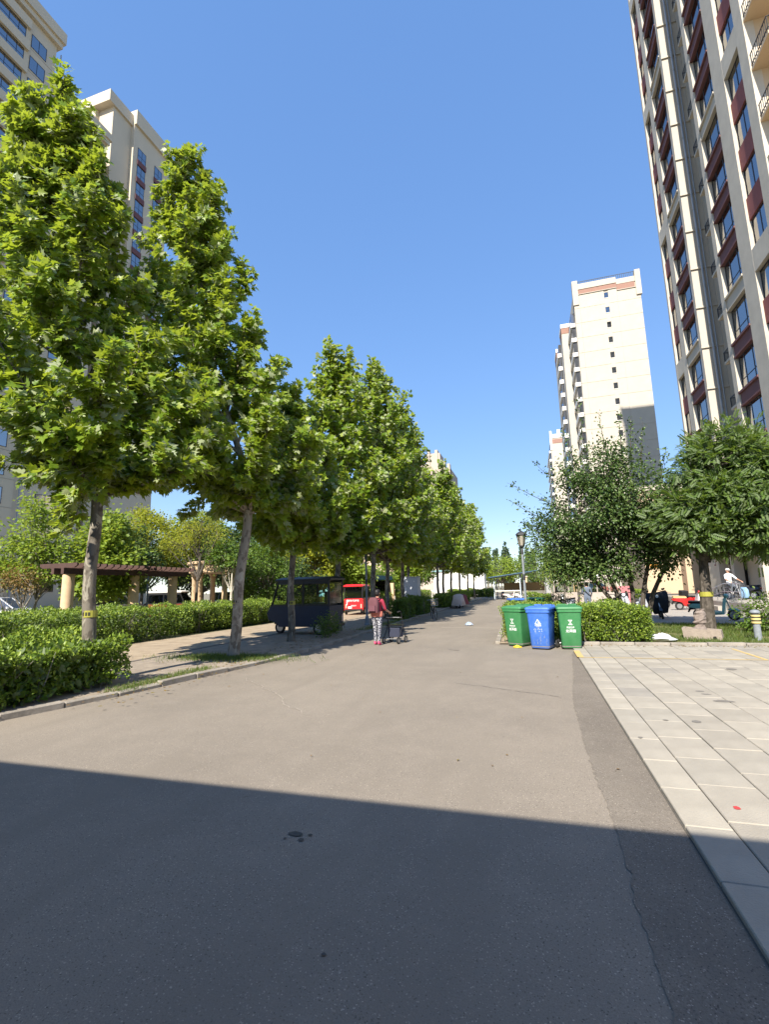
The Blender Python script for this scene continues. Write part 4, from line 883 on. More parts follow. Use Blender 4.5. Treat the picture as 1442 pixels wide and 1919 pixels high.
# ---- grass and weeds
def grass(name, label, poly_fn, n, h, z):
    P = np.array([poly_fn() for _ in range(n)]); P = np.c_[P, np.full(n, z)]
    D = unit(rng.normal(0,0.45,(n,3)) + [0,0,1.0]); N = rnd_dirs(n)
    v, t_ = leaves(P, D, N, h*rng.uniform(0.4,1.3,n), (np.array([(-0.06,0,0),(0.06,0,0),(0.03,0.55,0.05),(0.0,1,0.2)]), np.array([(0,1,2),(0,2,3)])))
    o = link(name, fast_mesh(name, v, t_, M_GRASS)); o['kind'] = 'stuff'; o['label'] = label; o['category'] = 'grass'
def lawn_pt():
    while True:
        x, y = rng.uniform(2.7,9.5), rng.uniform(13.9,20.3)
        if math.sin(x*1.9+y)*math.cos(y*1.3-x*0.7) > -0.75 + 0.9*rng.random()*(y < 14.6): return x, y
grass('grass', 'ragged lawn grass between the right hedge and the bollard light', lawn_pt, 26000, 0.11, 0.03)
grass('grass', 'grass tufts round the base of the pale leaning trunk', lambda: (-7.1+rng.normal(0,0.75), 10.2+rng.normal(0,0.28)), 5000, 0.09, 0.05)
grass('grass', 'thin weeds along the kerb by the front hedge end', lambda: (-6.62+rng.normal(0,0.12), rng.uniform(6.6,9.0)-0.3*rng.random()), 1800, 0.08, 0.05)
grass('grass', 'weeds along the kerb beyond the woman in red', lambda: (-6.35+rng.normal(0,0.2), rng.uniform(17.5,26)), 2200, 0.09, 0.05)

# ---- fallen leaves
def litter(name, label, fn, n, z, size, m_):
    P = np.array([fn() for _ in range(n)]); P = np.c_[P, np.full(n, z)+rng.random(n)*0.006]
    D = unit(np.c_[rng.normal(size=(n,2)), rng.normal(0,0.08,n)]); N = unit(rng.normal(0,0.15,(n,3)) + [0,0,1])
    v, t_ = leaves(P, D, N, size*rng.uniform(0.4,1.2,n), T_OVAL); o = link(name, fast_mesh(name, v, t_, m_)); o['kind'] = 'stuff'; o['label'] = label; o['category'] = 'leaf litter'
litter('leaf_litter', 'dry leaf litter lying along the left kerb and tree strip', lambda: (-5.75-abs(rng.normal(0,0.9)), rng.uniform(5.5,30)), 900, 0.066, 0.07, M_RUST)
litter('leaf_litter', 'a few dry leaves scattered on the sunlit road', lambda: (rng.uniform(-5.6,0.7), 4.5+20*rng.random()**1.2), 70, 0.008, 0.04, M_RUST)
litter('leaf_litter', 'dry leaves and bits along the kerb in front of the hedge and lawn', lambda: (rng.uniform(0.9,8), 13.66-abs(rng.normal(0,0.18))), 260, 0.037, 0.05, M_RUST)

# ---- far poplar wood, one mass
PP = []; DD = []; NN = []; SS = []
tk_ = B()
for i in range(70):
    x = rng.uniform(-70, 46); y = rng.uniform(255, 300); h = rng.uniform(17, 24.5); n_ = 420
    u = rng.random(n_); r_ = 2.3*(1-u)**0.8*rng.uniform(0.5,1,n_)+0.2; a = rng.uniform(0, 2*math.pi, n_)
    PP.append(np.c_[x+r_*np.cos(a), y+r_*np.sin(a), 3+u*(h-3)]); DD.append(rnd_dirs(n_)); NN.append(rnd_dirs(n_)+[0,-0.4,0.6]); SS.append(rng.uniform(0.7,1.5,n_)); tk_.tube([(x,y,0),(x,y,h*0.8)], [0.3,0.08], 5)
v, t_ = leaves(np.vstack(PP), np.vstack(DD), np.vstack(NN), np.concatenate(SS), T_OVAL)
wood = thing('poplar_wood', 'distant bluish belt of poplars closing the road', 'wood'); wood['kind'] = 'stuff'
o = link('foliage', fast_mesh('foliage', v, t_, mat_leaf('poplar_leaf', [(0.035,0.065,0.03),(0.05,0.085,0.04),(0.075,0.11,0.055)], (0.10,0.13,0.09), 0.2, 0.6)), wood); o['kind'] = 'stuff'; tk_.build('trunks', M_BARKG, wood)['kind'] = 'stuff'

# ================================================================== OBJECTS
M_GBIN = mat('bin_green', (0.03,0.17,0.055), 0.5, col2=(0.06,0.21,0.085), scale=5, bump=0.08, detail=10)
M_BBIN = mat('bin_blue', (0.03,0.12,0.48), 0.5, col2=(0.075,0.18,0.52), scale=5, detail=10, bump=0.08)
M_GRIME = mat('grime', (0.22,0.20,0.18), 0.9, var=0.3, scale=20)
M_PRINT = mat('white_print', (0.78,0.8,0.78), 0.6)
M_RUB = mat('rubber', (0.025,0.025,0.025), 0.8); M_HUB = mat('wheel_dusty', (0.20,0.18,0.16), 0.8, var=0.2, scale=20)
M_STEEL = mat('steel', (0.45,0.46,0.48), 0.35, metal=0.8); M_BLACK = mat('black_plastic', (0.018,0.018,0.02), 0.45)
M_LAMP = mat('lamp_paint', (0.035,0.037,0.04), 0.5); M_POST = mat('lamp_post_grey', (0.20,0.22,0.24), 0.6, var=0.15, scale=6)
M_LGLASS = mat('lamp_glass', (0.33,0.30,0.24), 0.3, var=0.2, scale=8, spec=0.6)

def rrect(w, d, z, c=0.06, n=4, dy=0.0):
    pts = []
    for (sx, sy, a0) in ((1,-1,-90),(1,1,0),(-1,1,90),(-1,-1,180)):
        for i in range(n+1):
            a = R(a0 + 90*i/n); pts.append((sx*(w/2-c)+c*math.cos(a), sy*(d/2-c)+c*math.sin(a)+dy, z))
    return pts
def wheelie_bin(label, loc, rz, m_, sym):
    t = thing('wheelie_bin', label, 'bin', loc, rz, 'wheelie bins by the hedge')
    b = B(); b.loft([rrect(0.42,0.46,0.03,0.05), rrect(0.46,0.50,0.06,0.06), rrect(0.50,0.60,0.55,0.06,dy=0.01), rrect(0.545,0.66,0.86,0.06,dy=0.02), rrect(0.55,0.67,0.90,0.05,dy=0.02), rrect(0.585,0.71,0.905,0.05,dy=0.02), rrect(0.585,0.71,0.97,0.05,dy=0.02)])
    b.build('body', m_, t, True)
    l_ = B(); l_.loft([rrect(0.61,0.745,0.972,0.05,dy=0.03), rrect(0.62,0.755,0.99,0.05,dy=0.03), rrect(0.60,0.73,1.025,0.06,dy=0.035), rrect(0.46,0.56,1.055,0.08,dy=0.06)])
    lid = l_.build('lid', m_, t, True)
    h = B(); h.tube([(-0.24,0.42,0.98),(-0.24,0.44,1.05),(0.24,0.44,1.05),(0.24,0.42,0.98)], 0.017, 8)
    for x in (-0.13, 0.13): h.box(x-0.09, x+0.09, 0.24, 0.36, 1.05, 1.085)
    h.build('handle', m_, lid, True)
    B().tube([(-0.27,0.30,0.10),(0.27,0.30,0.10)], 0.014, 8).build('axle', M_STEEL, t)
    for x in (-0.27, 0.27):
        w = B(); w.torus((x,0.30,0.10), 0.075, 0.027, 18, 6, 'x'); wo = w.build('wheel', M_RUB, t, True)
        B().cyl((x-0.018,0.30,0.10),(x+0.018,0.30,0.10),0.062,None,14).build('hub', M_HUB, wo)
    # front print, laid on the leaning front face
    tilt = math.atan2(0.05, 0.5); yf = lambda z: -(0.25 + (0.33-0.25-0.02)*(z-0.06)/0.80) - 0.004
    pr = thing('x','x','x'); bpy.data.objects.remove(pr)
    e = B()
    def bar(p, q, w=0.009):
        (x0,z0),(x1,z1) = p, q; d = Vector((x1-x0, z1-z0)); d.normalize(); n_ = Vector((-d.y, d.x))*w/2; d = d*w/2
        c = [(x0-d.x+n_.x,z0-d.y+n_.y),(x1+d.x+n_.x,z1+d.y+n_.y),(x1+d.x-n_.x,z1+d.y-n_.y),(x0-d.x-n_.x,z0-d.y-n_.y)]
        e.add([(x, yf(z)-0.003, z) for x, z in c], [(0,1,2,3)])
    if sym == 'hourglass':
        for zz, s_ in ((0.71,1),(0.60,-1)):
            bar((-0.045,zz),(0.045,zz),0.012); bar((-0.045,zz),(-0.004,zz-0.05*s_)); bar((0.045,zz),(0.004,zz-0.05*s_)); bar((-0.012,zz-0.022*s_),(0.012,zz-0.022*s_),0.005)
    else:
        A_, B_, C_ = (0,0.74),(-0.07,0.625),(0.07,0.625); bar(A_,B_,0.014); bar(B_,C_,0.014); bar(C_,A_,0.014); bar((0.03,0.635),(0.02,0.67),0.03); bar((-0.05,0.66),(-0.02,0.70),0.006)
    e.build('emblem', M_PRINT, t)
    def txt(s_, size, z, sx=1.0):
        o = inst('lettering', text_mesh(s_, size, M_PRINT, 0.0008), t, (0, yf(z)-0.003, z), (R(90)+math.atan2(0.06,0.80), 0, 0), (sx,1,1)); return o
    if sym == 'hourglass': txt('厨余垃圾', 0.045, 0.535); txt('Kitchen waste', 0.017, 0.505); txt('龙泽园', 0.078, 0.445)
    else:
        txt('可回收物', 0.04, 0.585); txt('Recyclable', 0.018, 0.558)
        sc_ = B()                                                   # worn white remains of lettering and scrapes
        for (x,z,a,ln,w) in [(-0.10,0.50,60,0.04,.008),(-0.06,0.50,20,0.03,.01),(0.0,0.51,80,0.04,.014),(0.04,0.50,10,0.03,.01),(0.08,0.50,110,0.035,.008),(-0.08,0.45,85,0.05,.01),(0.02,0.45,30,0.03,.012),(0.08,0.455,130,0.03,.01)]:
            d = Vector((math.cos(R(a)), math.sin(R(a))))*ln/2; n_ = Vector((-d.y,d.x)).normalized()*w/2
            sc_.add([(x+q.x, yf(z+q.y)-0.003, z+q.y) for q in (-d+n_, d+n_*0.4, d-n_, -d-n_*0.6)], [(0,1,2,3)])
        sc_.build('worn_lettering', M_PRINT, t)
        gr = B()
        for _ in range(26):
            x = rng.uniform(-0.21,0.21); z = 0.10 + 0.35*rng.random()**1.6; ln = rng.uniform(0.02,0.10); w = rng.uniform(0.003,0.012); k = rng.normal(0,0.012)
            gr.add([(x-w,yf(z)-0.0025,z),(x+w*0.5,yf(z)-0.0025,z+0.01),(x+k+w*0.4,yf(z+ln)-0.0025,z+ln),(x+k-w*0.3,yf(z+ln)-0.0025,z+ln*0.9)], [(0,1,2,3)])
        gr.build('scuffs', mat('scuff_grey', (0.20,0.25,0.36), 0.9, var=0.25, scale=30), t)
    dirt = B(); dirt.loft([rrect(0.424,0.464,0.032,0.05), rrect(0.464,0.504,0.07,0.06), rrect(0.466,0.508,0.09,0.06)], cap=False); dirt.build('dirt_band', M_GRIME, t, True)
    return t
wheelie_bin('green bin on the left, turned to show its side', (-0.44,13.62,0.0), R(-33), M_GBIN, 'hourglass')
wheelie_bin('scuffed blue recycling bin in the middle', (0.13,13.05,0.0), R(-17), M_BBIN, 'triangle')
wheelie_bin('green bin on the right, facing the viewer squarely', (0.80,13.15,0.0), R(1), M_GBIN, 'hourglass')
def far_bin(label, loc, m_, w=0.62):
    t = thing('wheelie_bin', label, 'bin', loc, R(20), 'bins behind the hedge arm'); b = B(); b.loft([rrect(0.46,0.5,0.03,0.05),rrect(0.55,0.66,0.95,0.05)]); b.build('body', m_, t, True)
    B().loft([rrect(w,0.76,0.97,0.05),rrect(w,0.76,1.01,0.05),rrect(w-0.1,0.6,1.05,0.05)]).build('lid', m_, t, True)
far_bin('blue bin lid showing over the hedge left of the lamp post', (-0.75,21.6,0), M_BBIN); far_bin('green bin lid showing over the hedge right of the lamp post', (0.05,21.9,0), M_GBIN)

def bag(name, label, loc, m_, r, seed):
    g = np.random.default_rng(seed); b = B(); rings = []
    for i, z in enumerate(np.linspace(0, 1, 6)):
        rad = [0.75,1,0.95,0.8,0.5,0.15][i]; rings.append([(r[0]*rad*math.cos(2*math.pi*k/11)*g.uniform(0.75,1.2), r[1]*rad*math.sin(2*math.pi*k/11)*g.uniform(0.75,1.2), r[2]*z*g.uniform(0.85,1.1)) for k in range(11)])
    b.loft(rings); o = b.build(name, m_, None, False, loc); tag(o, label, 'litter'); return o
bag('crumpled_wrapper', 'yellow crumpled wrapper under the left green bin', (-0.50,13.15,0.002), mat('yellow_plastic', (0.75,0.5,0.03), 0.5), (0.10,0.06,0.07), 3)
bag('plastic_bag', 'blue-white plastic bag lying in the middle of the road', (-2.65,20.4,0.002), mat('bag_blue', (0.12,0.2,0.35), 0.5, col2=(0.5,0.55,0.6), scale=9), (0.17,0.12,0.14), 4)
bag('plastic_sheet', 'crumpled white plastic sheet on the grass at the hedge end', (3.12,14.6,0.04), mat('white_plastic', (0.5,0.52,0.53), 0.45, var=0.15, scale=8), (0.36,0.26,0.20), 6)

def lamp(label, loc, H=3.75, pale=False):
    t = thing('lamp_post', label, 'lamp post', loc, 0, 'park lamps')
    b = B(); b.lathe([(0.13,0),(0.13,0.05),(0.10,0.08),(0.085,0.30),(0.07,0.36),(0.05,0.40)], n=16); b.build('base', M_POST, t, True)
    b = B(); b.lathe([(0.05,0.38),(0.046,1.75),(0.044,2.75)], n=14); b.build('post', M_POST, t, True)
    B().lathe([(0.052,1.75),(0.052,1.95),(0.047,1.97)], n=14).build('collar', M_LAMP, t, True)
    B().lathe([(0.05,2.72),(0.045,H-0.72),(0.03,H-0.70),(0.03,H-0.66),(0.09,H-0.62),(0.095,H-0.58)], n=14).build('neck', M_LAMP, t, True)
    la = B(); z0, z1, r0, r1 = H-0.58, H-0.18, 0.10, 0.17
    for k in range(6):
        a = R(60*k); la.tube([(r0*math.cos(a),r0*math.sin(a),z0),(r1*math.cos(a),r1*math.sin(a),z1)], 0.011, 5)
    la.lathe([(r0+0.01,z0-0.012),(r0+0.012,z0+0.012)], n=6); la.lathe([(r1+0.01,z1-0.015),(r1+0.012,z1+0.015)], n=6)
    lo = la.build('lantern_frame', M_LAMP, t)
    B().lathe([(r0-0.005,z0+0.013),(r1-0.006,z1-0.016)], n=6).build('lantern_glass', M_LGLASS, lo)
    B().lathe([(0.22,z1+0.016),(0.21,z1+0.035),(0.15,z1+0.10),(0.08,z1+0.145),(0.03,z1+0.17)], n=6).build('roof', M_LAMP, t)
    B().lathe([(0.03,z1+0.168),(0.012,z1+0.19),(0.018,z1+0.22),(0.006,z1+0.25),(0.004,z1+0.31)], n=8).build('finial', M_LAMP, t, True)
lamp('tall lamp post standing in the hedge behind the bins', (-0.31,19.0,0.03), 3.62)
lamp('lamp post on the left kerb in front of a plane trunk', (-7.02,20.15,0.05), 3.78)
lamp('distant lamp post left of the bicycle shed', (-8.6,82,0), 4.0)
pn = thing('electricity_pole', 'thin grey pole standing inside the pergola', 'pole', (-19.2,20.5,0.03)); B().lathe([(0.09,0),(0.09,0.9),(0.05,0.95),(0.045,2.75)], n=12).build('pole', M_POST, pn, True)

# ---- bollard light, broken concrete trough with stone, litter on the lawn
bl = thing('bollard_light', 'grey bollard light with three yellow rings on the right lawn', 'bollard', (5.45,14.95,0.03))
B().lathe([(0.13,0),(0.13,0.02),(0.085,0.025),(0.08,0.42)], n=18).build('post', mat('bollard_grey', (0.22,0.24,0.26), 0.7, var=0.25, scale=12), bl, True)
for k in range(3):
    B().lathe([(0.105,0.43+0.085*k),(0.11,0.445+0.085*k),(0.105,0.475+0.085*k)], n=18).build('ring', mat('ring_yellow', (0.62,0.50,0.20), 0.6), bl, True)
    B().lathe([(0.085,0.476+0.085*k),(0.085,0.512+0.085*k)], n=14).build('lens', mat('lens_grey', (0.10,0.09,0.08), 0.5), bl, True)
B().lathe([(0.115,0.69),(0.12,0.71),(0.09,0.76),(0.03,0.78)], n=18).build('cap', M_POST, bl, True)
st = thing('concrete_trough', 'broken pale concrete trough on the right lawn', 'trough', (4.28,15.1,0.03), R(-22)); st.scale = (0.85,0.85,0.85)
M_TR = mat('old_concrete', (0.29,0.24,0.195), 0.92, var=0.15, scale=7, bump=0.5, bscale=30)
b = B()
b.add([(-0.52,-0.22,0),(0.50,-0.24,0),(0.50,0.22,0),(-0.52,0.22,0),(-0.56,-0.22,0.36),(0.47,-0.23,0.30),(0.47,0.22,0.31),(-0.56,0.22,0.37),(-0.48,-0.14,0.355),(0.40,-0.15,0.305),(0.40,0.15,0.305),(-0.48,0.15,0.355),(-0.48,-0.14,0.2),(0.40,-0.15,0.18),(0.40,0.15,0.18),(-0.48,0.15,0.2)],
      [(0,3,2,1),(0,1,5,4),(1,2,6,5),(2,3,7,6),(3,0,4,7),(4,5,9,8),(5,6,10,9),(6,7,11,10),(7,4,8,11),(8,9,13,12),(9,10,14,13),(10,11,15,14),(11,8,12,15),(12,13,14,15)])
b.build('trough_body', M_TR, st); B().add([(0.24,-0.243,0.04),(0.36,-0.243,0.03),(0.33,-0.243,0.13),(0.26,-0.243,0.12)], [(0,1,2,3)]).build('drain_hole', M_DARK, st)
g = np.random.default_rng(2); rings = []
for i, z in enumerate(np.linspace(0, 0.62, 13)):
    rr = (0.17 - 0.09*z)*g.uniform(0.72,1.12); rings.append([(rr*math.cos(2*math.pi*k/10)*g.uniform(0.8,1.2)+0.03*i*0.2, rr*0.8*math.sin(2*math.pi*k/10)*g.uniform(0.8,1.2), z) for k in range(10)])
rk = B().loft(rings).build('standing_stone', mat('layered_rock', (0.21,0.17,0.145), 0.95, var=0.25, scale=10, bump=0.8, bscale=18), None, False, (4.22,15.2,0.21)); tag(rk, 'rough layered stone standing in the concrete trough', 'rock')

# ---- grey switch cabinet
cb = thing('switch_cabinet', 'tall pale grey switch cabinet among the left-hand trees', 'cabinet', (-8.52,31.8,0.05))
M_CAB = mat('cabinet_grey', (0.42,0.45,0.48), 0.55, var=0.05, scale=2)
B().cbox(0,1.08,0,0.9,0.08,2.25,0.02).build('body', M_CAB, cb); B().box(-0.04,1.12,-0.04,0.94,0,0.078).build('base', M_CONC, cb)
B().box(-0.03,1.11,-0.03,0.93,2.251,2.30).build('roof', M_CAB, cb); B().box(0.03,1.05,-0.012,-0.001,0.14,2.2).build('door', M_CAB, cb)
B().box(0.22,0.29,-0.02,-0.013,1.42,1.58).build('label_plate', M_PRINT, cb); B().box(0.82,0.87,-0.02,-0.013,1.95,2.02).build('label_plate', M_PRINT, cb); B().box(0.94,0.98,-0.035,-0.013,1.0,1.2).build('handle', M_STEEL, cb)

# ---- electric tricycles
def wheel(par, c, r, w=0.09, ax='y'):
    o = B().torus(c, r-w*0.45, w*0.5, 22, 7, ax).build('wheel', M_RUB, par, True)
    d = w*0.35; p = {'y': (0,d,0), 'x': (d,0,0)}[ax]
    B().cyl((c[0]-p[0],c[1]-p[1],c[2]-p[2]), (c[0]+p[0],c[1]+p[1],c[2]+p[2]), r-w*0.85, None, 16).build('hub', M_STEEL, o); return o
def etrike(label, loc, rz, m_, roof_m, glass_m, L_=2.5, W=1.1, H=1.95, rear=None, clear_rear=True, group='cabin tricycles'):
    """enclosed electric tricycle, nose toward +x"""
    t = thing('cabin_tricycle', label, 'tricycle', loc, rz, group); w = W/2; xr, xf = -L_*0.5, L_*0.5; zb, zw = 0.28, 1.0
    b = B(); side = [(xr,zb),(xf-0.55,zb),(xf-0.42,0.45),(xf-0.12,0.52),(xf-0.04,0.75),(xf-0.18,zw),(xr,zw)]
    b.prism(side, -w, w, 'y'); b.build('body', m_, t)
    p = B(); 
    for y in (-w+0.03, w-0.03):
        for x0, x1 in ((xr+0.03,xr+0.03),(-0.25,-0.25),(0.42,0.36),(xf-0.22,xf-0.52)): p.tube([(x0,y,zw-0.02),(x1,y,H-0.08)], 0.04, 6)
    
    for y in (-w+0.03, w-0.03): p.box(xr,xf-0.5,y-0.03,y+0.03,H-0.2,H-0.082); p.box(xr,xf-0.2,y-0.032,y+0.032,zw+0.001,zw+0.06)
    p.build('frame', M_BLACK if m_.name != 'trike_beige' else m_, t)
    r_ = B(); r_.loft([[(xr-0.08,-w-0.03,H-0.08),(xf-0.42,-w-0.03,H-0.08),(xf-0.42,w+0.03,H-0.08),(xr-0.08,w+0.03,H-0.08)],[(xr-0.08,-w-0.03,H-0.02),(xf-0.40,-w-0.03,H-0.02),(xf-0.40,w+0.03,H-0.02),(xr-0.08,w+0.03,H-0.02)],[(xr,-w+0.12,H+0.05),(xf-0.6,-w+0.12,H+0.05),(xf-0.6,w-0.12,H+0.05),(xr,w-0.12,H+0.05)]]); r_.build('roof', roof_m, t, True)
    for y in (-w+0.012, w-0.012):
        for x0, x1, x2, x3 in ((xr+0.07,-0.29,-0.29,xr+0.07),(-0.21,0.38,0.33,-0.21),(0.46,xf-0.26,xf-0.56,0.40)):
            g = B(); g.add([(x0,y,zw+0.01),(x1,y,zw+0.01),(x2,y,H-0.1),(x3,y,H-0.1)], [(0,1,2,3)]); g.build('window', glass_m, t)
    g = B(); g.add([(xf-0.2,-w+0.06,zw+0.01),(xf-0.2,w-0.06,zw+0.01),(xf-0.5,w-0.06,H-0.1),(xf-0.5,-w+0.06,H-0.1)], [(0,1,2,3)]); g.build('windscreen', glass_m, t)
    g = B(); g.add([(xr+0.01,-w+0.1,zw+0.08),(xr+0.01,w-0.1,zw+0.08),(xr+0.01,w-0.1,H-0.16),(xr+0.01,-w+0.1,H-0.16)], [(0,1,2,3)]); g.build('window', glass_m, t)
    B().box(xr+0.25,-0.35,-w+0.12,w-0.12,zw+0.001,zw+0.10).build('seat', M_BLACK, t); B().box(xr+0.16,xr+0.25,-w+0.12,w-0.12,zw+0.001,zw+0.5).build('seat_back', M_BLACK, t)
    B().tube([(xf-0.45,0,zw),(xf-0.55,0,1.18)], 0.02, 6).build('steering_column', M_BLACK, t); B().tube([(xf-0.56,-0.28,1.2),(xf-0.56,0.28,1.2)], 0.016, 6).build('handlebar', M_BLACK, t)
    wheel(t, (xf-0.26,0,0.22), 0.22, 0.10); wheel(t, (xr+0.42,-w+0.02,0.23), 0.23, 0.11); wheel(t, (xr+0.42,w-0.02,0.23), 0.23, 0.11)
    B().prism([(xf-0.5,0.43),(xf-0.4,0.5),(xf-0.15,0.5),(xf-0.03,0.36),(xf-0.08,0.34),(xf-0.2,0.45),(xf-0.36,0.45)], -0.08, 0.08, 'y').build('mudguard', m_, t)
    for y in (-0.2, 0.2): B().ball((xf-0.09,y,0.72), 0.065, 10, 6).build('headlight', M_PRINT, t, True)
    B().box(xr-0.08,xr-0.001,-w+0.04,w-0.04,zb-0.02,zb+0.08).build('bumper', M_BLACK, t)
    for y in (-w+0.12, w-0.12): B().box(xr-0.02,xr-0.001,y-0.035,y+0.035,0.42,0.66).build('tail_light', mat('tail_lens', (0.75,0.45,0.35), 0.3), t)
    for y in (-w-0.1, w+0.1):
        mo = B().box(xf-0.62,xf-0.59,y-0.05,y+0.05,1.22,1.36).build('mirror', M_BLACK, t)
    return t
M_NAVY = mat('trike_navy', (0.014,0.022,0.045), 0.5, var=0.15, scale=5, bump=0.15, bscale=6); M_TRED = mat('trike_red', (0.62,0.02,0.025), 0.35, var=0.05); M_BEIGE = mat('trike_beige', (0.42,0.36,0.31), 0.6, var=0.08, scale=3)
M_WTARP = mat('tarp_white', (0.6,0.57,0.53), 0.7, var=0.08, scale=4)
G_SOFT = mat_clear('soft_window', (0.75,0.78,0.70), 0.10); G_DARK = mat_clear('tinted_window', (0.32,0.34,0.34), 0.15)
etrike('navy canvas-sided cabin tricycle parked nose-left under the plane trees', (-8.1,16.3,0.05), R(176), M_NAVY, M_BLACK, G_SOFT, 2.6, 1.1, 1.98)
rt = etrike('red cabin tricycle seen from behind beyond the navy one', (-10.9,29.6,0.035), R(97), M_TRED, M_TRED, G_DARK, 2.5, 1.2, 1.82)
for s_, sz, y, z in (('老年代步车', 0.15, 0.02, 0.86), ('安全出行', 0.085, 0.0, 0.56)):
    o = inst('lettering', text_mesh(s_, sz, M_PRINT), rt, (-1.252, y, z), (R(90),0,R(-90)))
B().box(-1.265,-1.251,0.12,0.36,0.40,0.52).build('plate', M_PRINT, rt)
B().add([(-1.252,0.45,0.93),(-1.252,0.38,0.93),(-1.252,0.40,0.62),(-1.252,0.45,0.60)], [(0,1,2,3)]).build('stripe', M_PRINT, rt)
etrike('beige cabin tricycle behind the man in grey', (3.75,31.0,0.012), R(3), M_BEIGE, M_BEIGE, G_SOFT, 2.4, 1.15, 1.85)
etrike('beige cabin tricycle half hidden at the left of the other one', (2.3,33.4,0.012), R(8), M_BEIGE, M_WTARP, G_SOFT, 2.3, 1.1, 1.8)
etrike('dark red three-wheeler with white roof beside the pollard tree', (-21.2,24.6,0.02), R(20), mat('trike_maroon', (0.25,0.02,0.025), 0.4), M_WTARP, G_DARK, 2.4, 1.15, 1.75)

# ---- scooters, motorcycle, bicycles
def scooter(label, loc, rz, m_, seat_m=None, box=None, basket=False, lean=8, shield=None, quilt=None, group='parked scooters'):
    t = thing('electric_scooter', label, 'scooter', loc, rz, group); t.rotation_euler = (R(lean), 0, rz)
    wheel(t, (0.62,0,0.22), 0.22, 0.09); wheel(t, (-0.55,0,0.22), 0.22, 0.10)
    pf = [(-0.88,0.53),(-0.84,0.64),(-0.72,0.69),(-0.25,0.67),(-0.14,0.58),(-0.08,0.42),(0.0,0.33),(0.28,0.31),(0.31,0.24),(-0.20,0.20),(-0.36,0.24),(-0.46,0.42),(-0.62,0.48)]
    sh_ = lambda f_, y: [(-0.3+(x+0.3)*f_, y, 0.46+(z-0.46)*f_) for x, z in pf]
    b = B(); b.loft([sh_(0.80,-0.155), sh_(0.94,-0.135), sh_(1.0,-0.09), sh_(1.0,0.09), sh_(0.94,0.135), sh_(0.80,0.155)]); b.build('body', m_, t, True)
    B().prism([(-0.86,0.50),(-0.62,0.50),(-0.30,0.36),(-0.34,0.32),(-0.60,0.45),(-0.82,0.42),(-0.90,0.30),(-0.94,0.32)], -0.06, 0.06, 'y').build('rear_mudguard', M_BLACK, t)
    B().box(-0.92,-0.86,-0.06,0.06,0.56,0.63).build('tail_light', mat('tail_red', (0.4,0.02,0.02), 0.3), t)
    b = B(); b.loft([[(0.25,-0.19,0.26),(0.33,-0.19,0.26),(0.33,0.19,0.26),(0.25,0.19,0.26)],[(0.30,-0.22,0.55),(0.40,-0.18,0.55),(0.40,0.18,0.55),(0.30,0.22,0.55)],[(0.36,-0.15,0.88),(0.46,-0.10,0.86),(0.46,0.10,0.86),(0.36,0.15,0.88)]]); b.build('leg_shield', shield or m_, t, True)
    b = B(); b.loft([[(-0.86,-0.13,0.68),(-0.2,-0.14,0.665),(-0.2,0.14,0.665),(-0.86,0.13,0.68)],[(-0.86,-0.12,0.77),(-0.22,-0.12,0.74),(-0.22,0.12,0.74),(-0.86,0.12,0.77)]]); b.build('seat', seat_m or M_BLACK, t, True)
    b = B(); b.prism([(0.42,0.44),(0.55,0.50),(0.74,0.46),(0.84,0.36),(0.80,0.34),(0.66,0.42),(0.5,0.40)], -0.06, 0.06, 'y'); b.build('mudguard', m_, t)
    b = B(); b.tube([(0.60,0,0.22),(0.46,0,0.72),(0.36,0,1.0)], 0.028, 8); b.build('fork', M_STEEL, t)
    b = B(); b.tube([(0.22,-0.34,1.03),(0.34,-0.2,1.04),(0.38,0,1.0),(0.34,0.2,1.04),(0.22,0.34,1.03)], 0.016, 8); b.build('handlebar', M_BLACK, t)
    B().ball((0.45,0,0.96), (0.09,0.10,0.09), 10, 6).build('headlight', m_, t, True); B().cyl((0.53,0,0.96),(0.545,0,0.96),0.065,None,12).build('lamp_lens', M_PRINT, t)
    for y in (-0.27, 0.27): B().tube([(0.30,y,1.04),(0.30,y*1.1,1.20)], 0.006, 5).build('mirror_stalk', M_BLACK, t); B().box(0.285,0.30,y*1.1-0.05,y*1.1+0.05,1.18,1.26).build('mirror', M_BLACK, t)
    if box: B().cbox(-1.15,-0.8,-0.2,0.2,0.74,1.05,0.03).build('top_box', box, t)
    if basket:
        k = B()
        for z in (0.72,0.80,0.88,0.95): k.tube([(0.56,-0.15,z),(0.8,-0.15,z),(0.8,0.15,z),(0.56,0.15,z),(0.56,-0.15,z)], 0.006, 4)
        for x in (0.56,0.64,0.72,0.8):
            for y in (-0.15,0.15): k.tube([(x,y,0.72),(x,y,0.95)], 0.005, 4)
        k.build('basket', M_STEEL, t)
    B().tube([(-0.1,0.1,0.25),(-0.14,0.26,0.02)], 0.012, 6).build('stand', M_STEEL, t)
    if quilt:
        q = B(); q.loft([[(0.42+dx,w*c,z+0.04*abs(c)) for c in (-1,-0.6,-0.2,0.2,0.6,1)] + [(0.36+dx,w*c,z) for c in (1,0.6,0.2,-0.2,-0.6,-1)] for dx, w, z in ((0.08,0.26,0.22),(0.10,0.36,0.5),(0.06,0.42,0.8),(-0.06,0.44,1.02),(-0.14,0.40,1.12))]); q.build('wind_quilt', quilt, t, True)
    return t
M_SBLK = mat('scooter_black', (0.012,0.012,0.014), 0.3, coat=0.5); M_SRED = mat('scooter_red', (0.5,0.02,0.02), 0.3, coat=0.4); M_STEAL = mat('scooter_mint', (0.30,0.58,0.52), 0.35, coat=0.3); M_SSIL = mat('scooter_silver', (0.5,0.52,0.55), 0.35); M_TAN = mat('tan_seat', (0.5,0.34,0.16), 0.7)
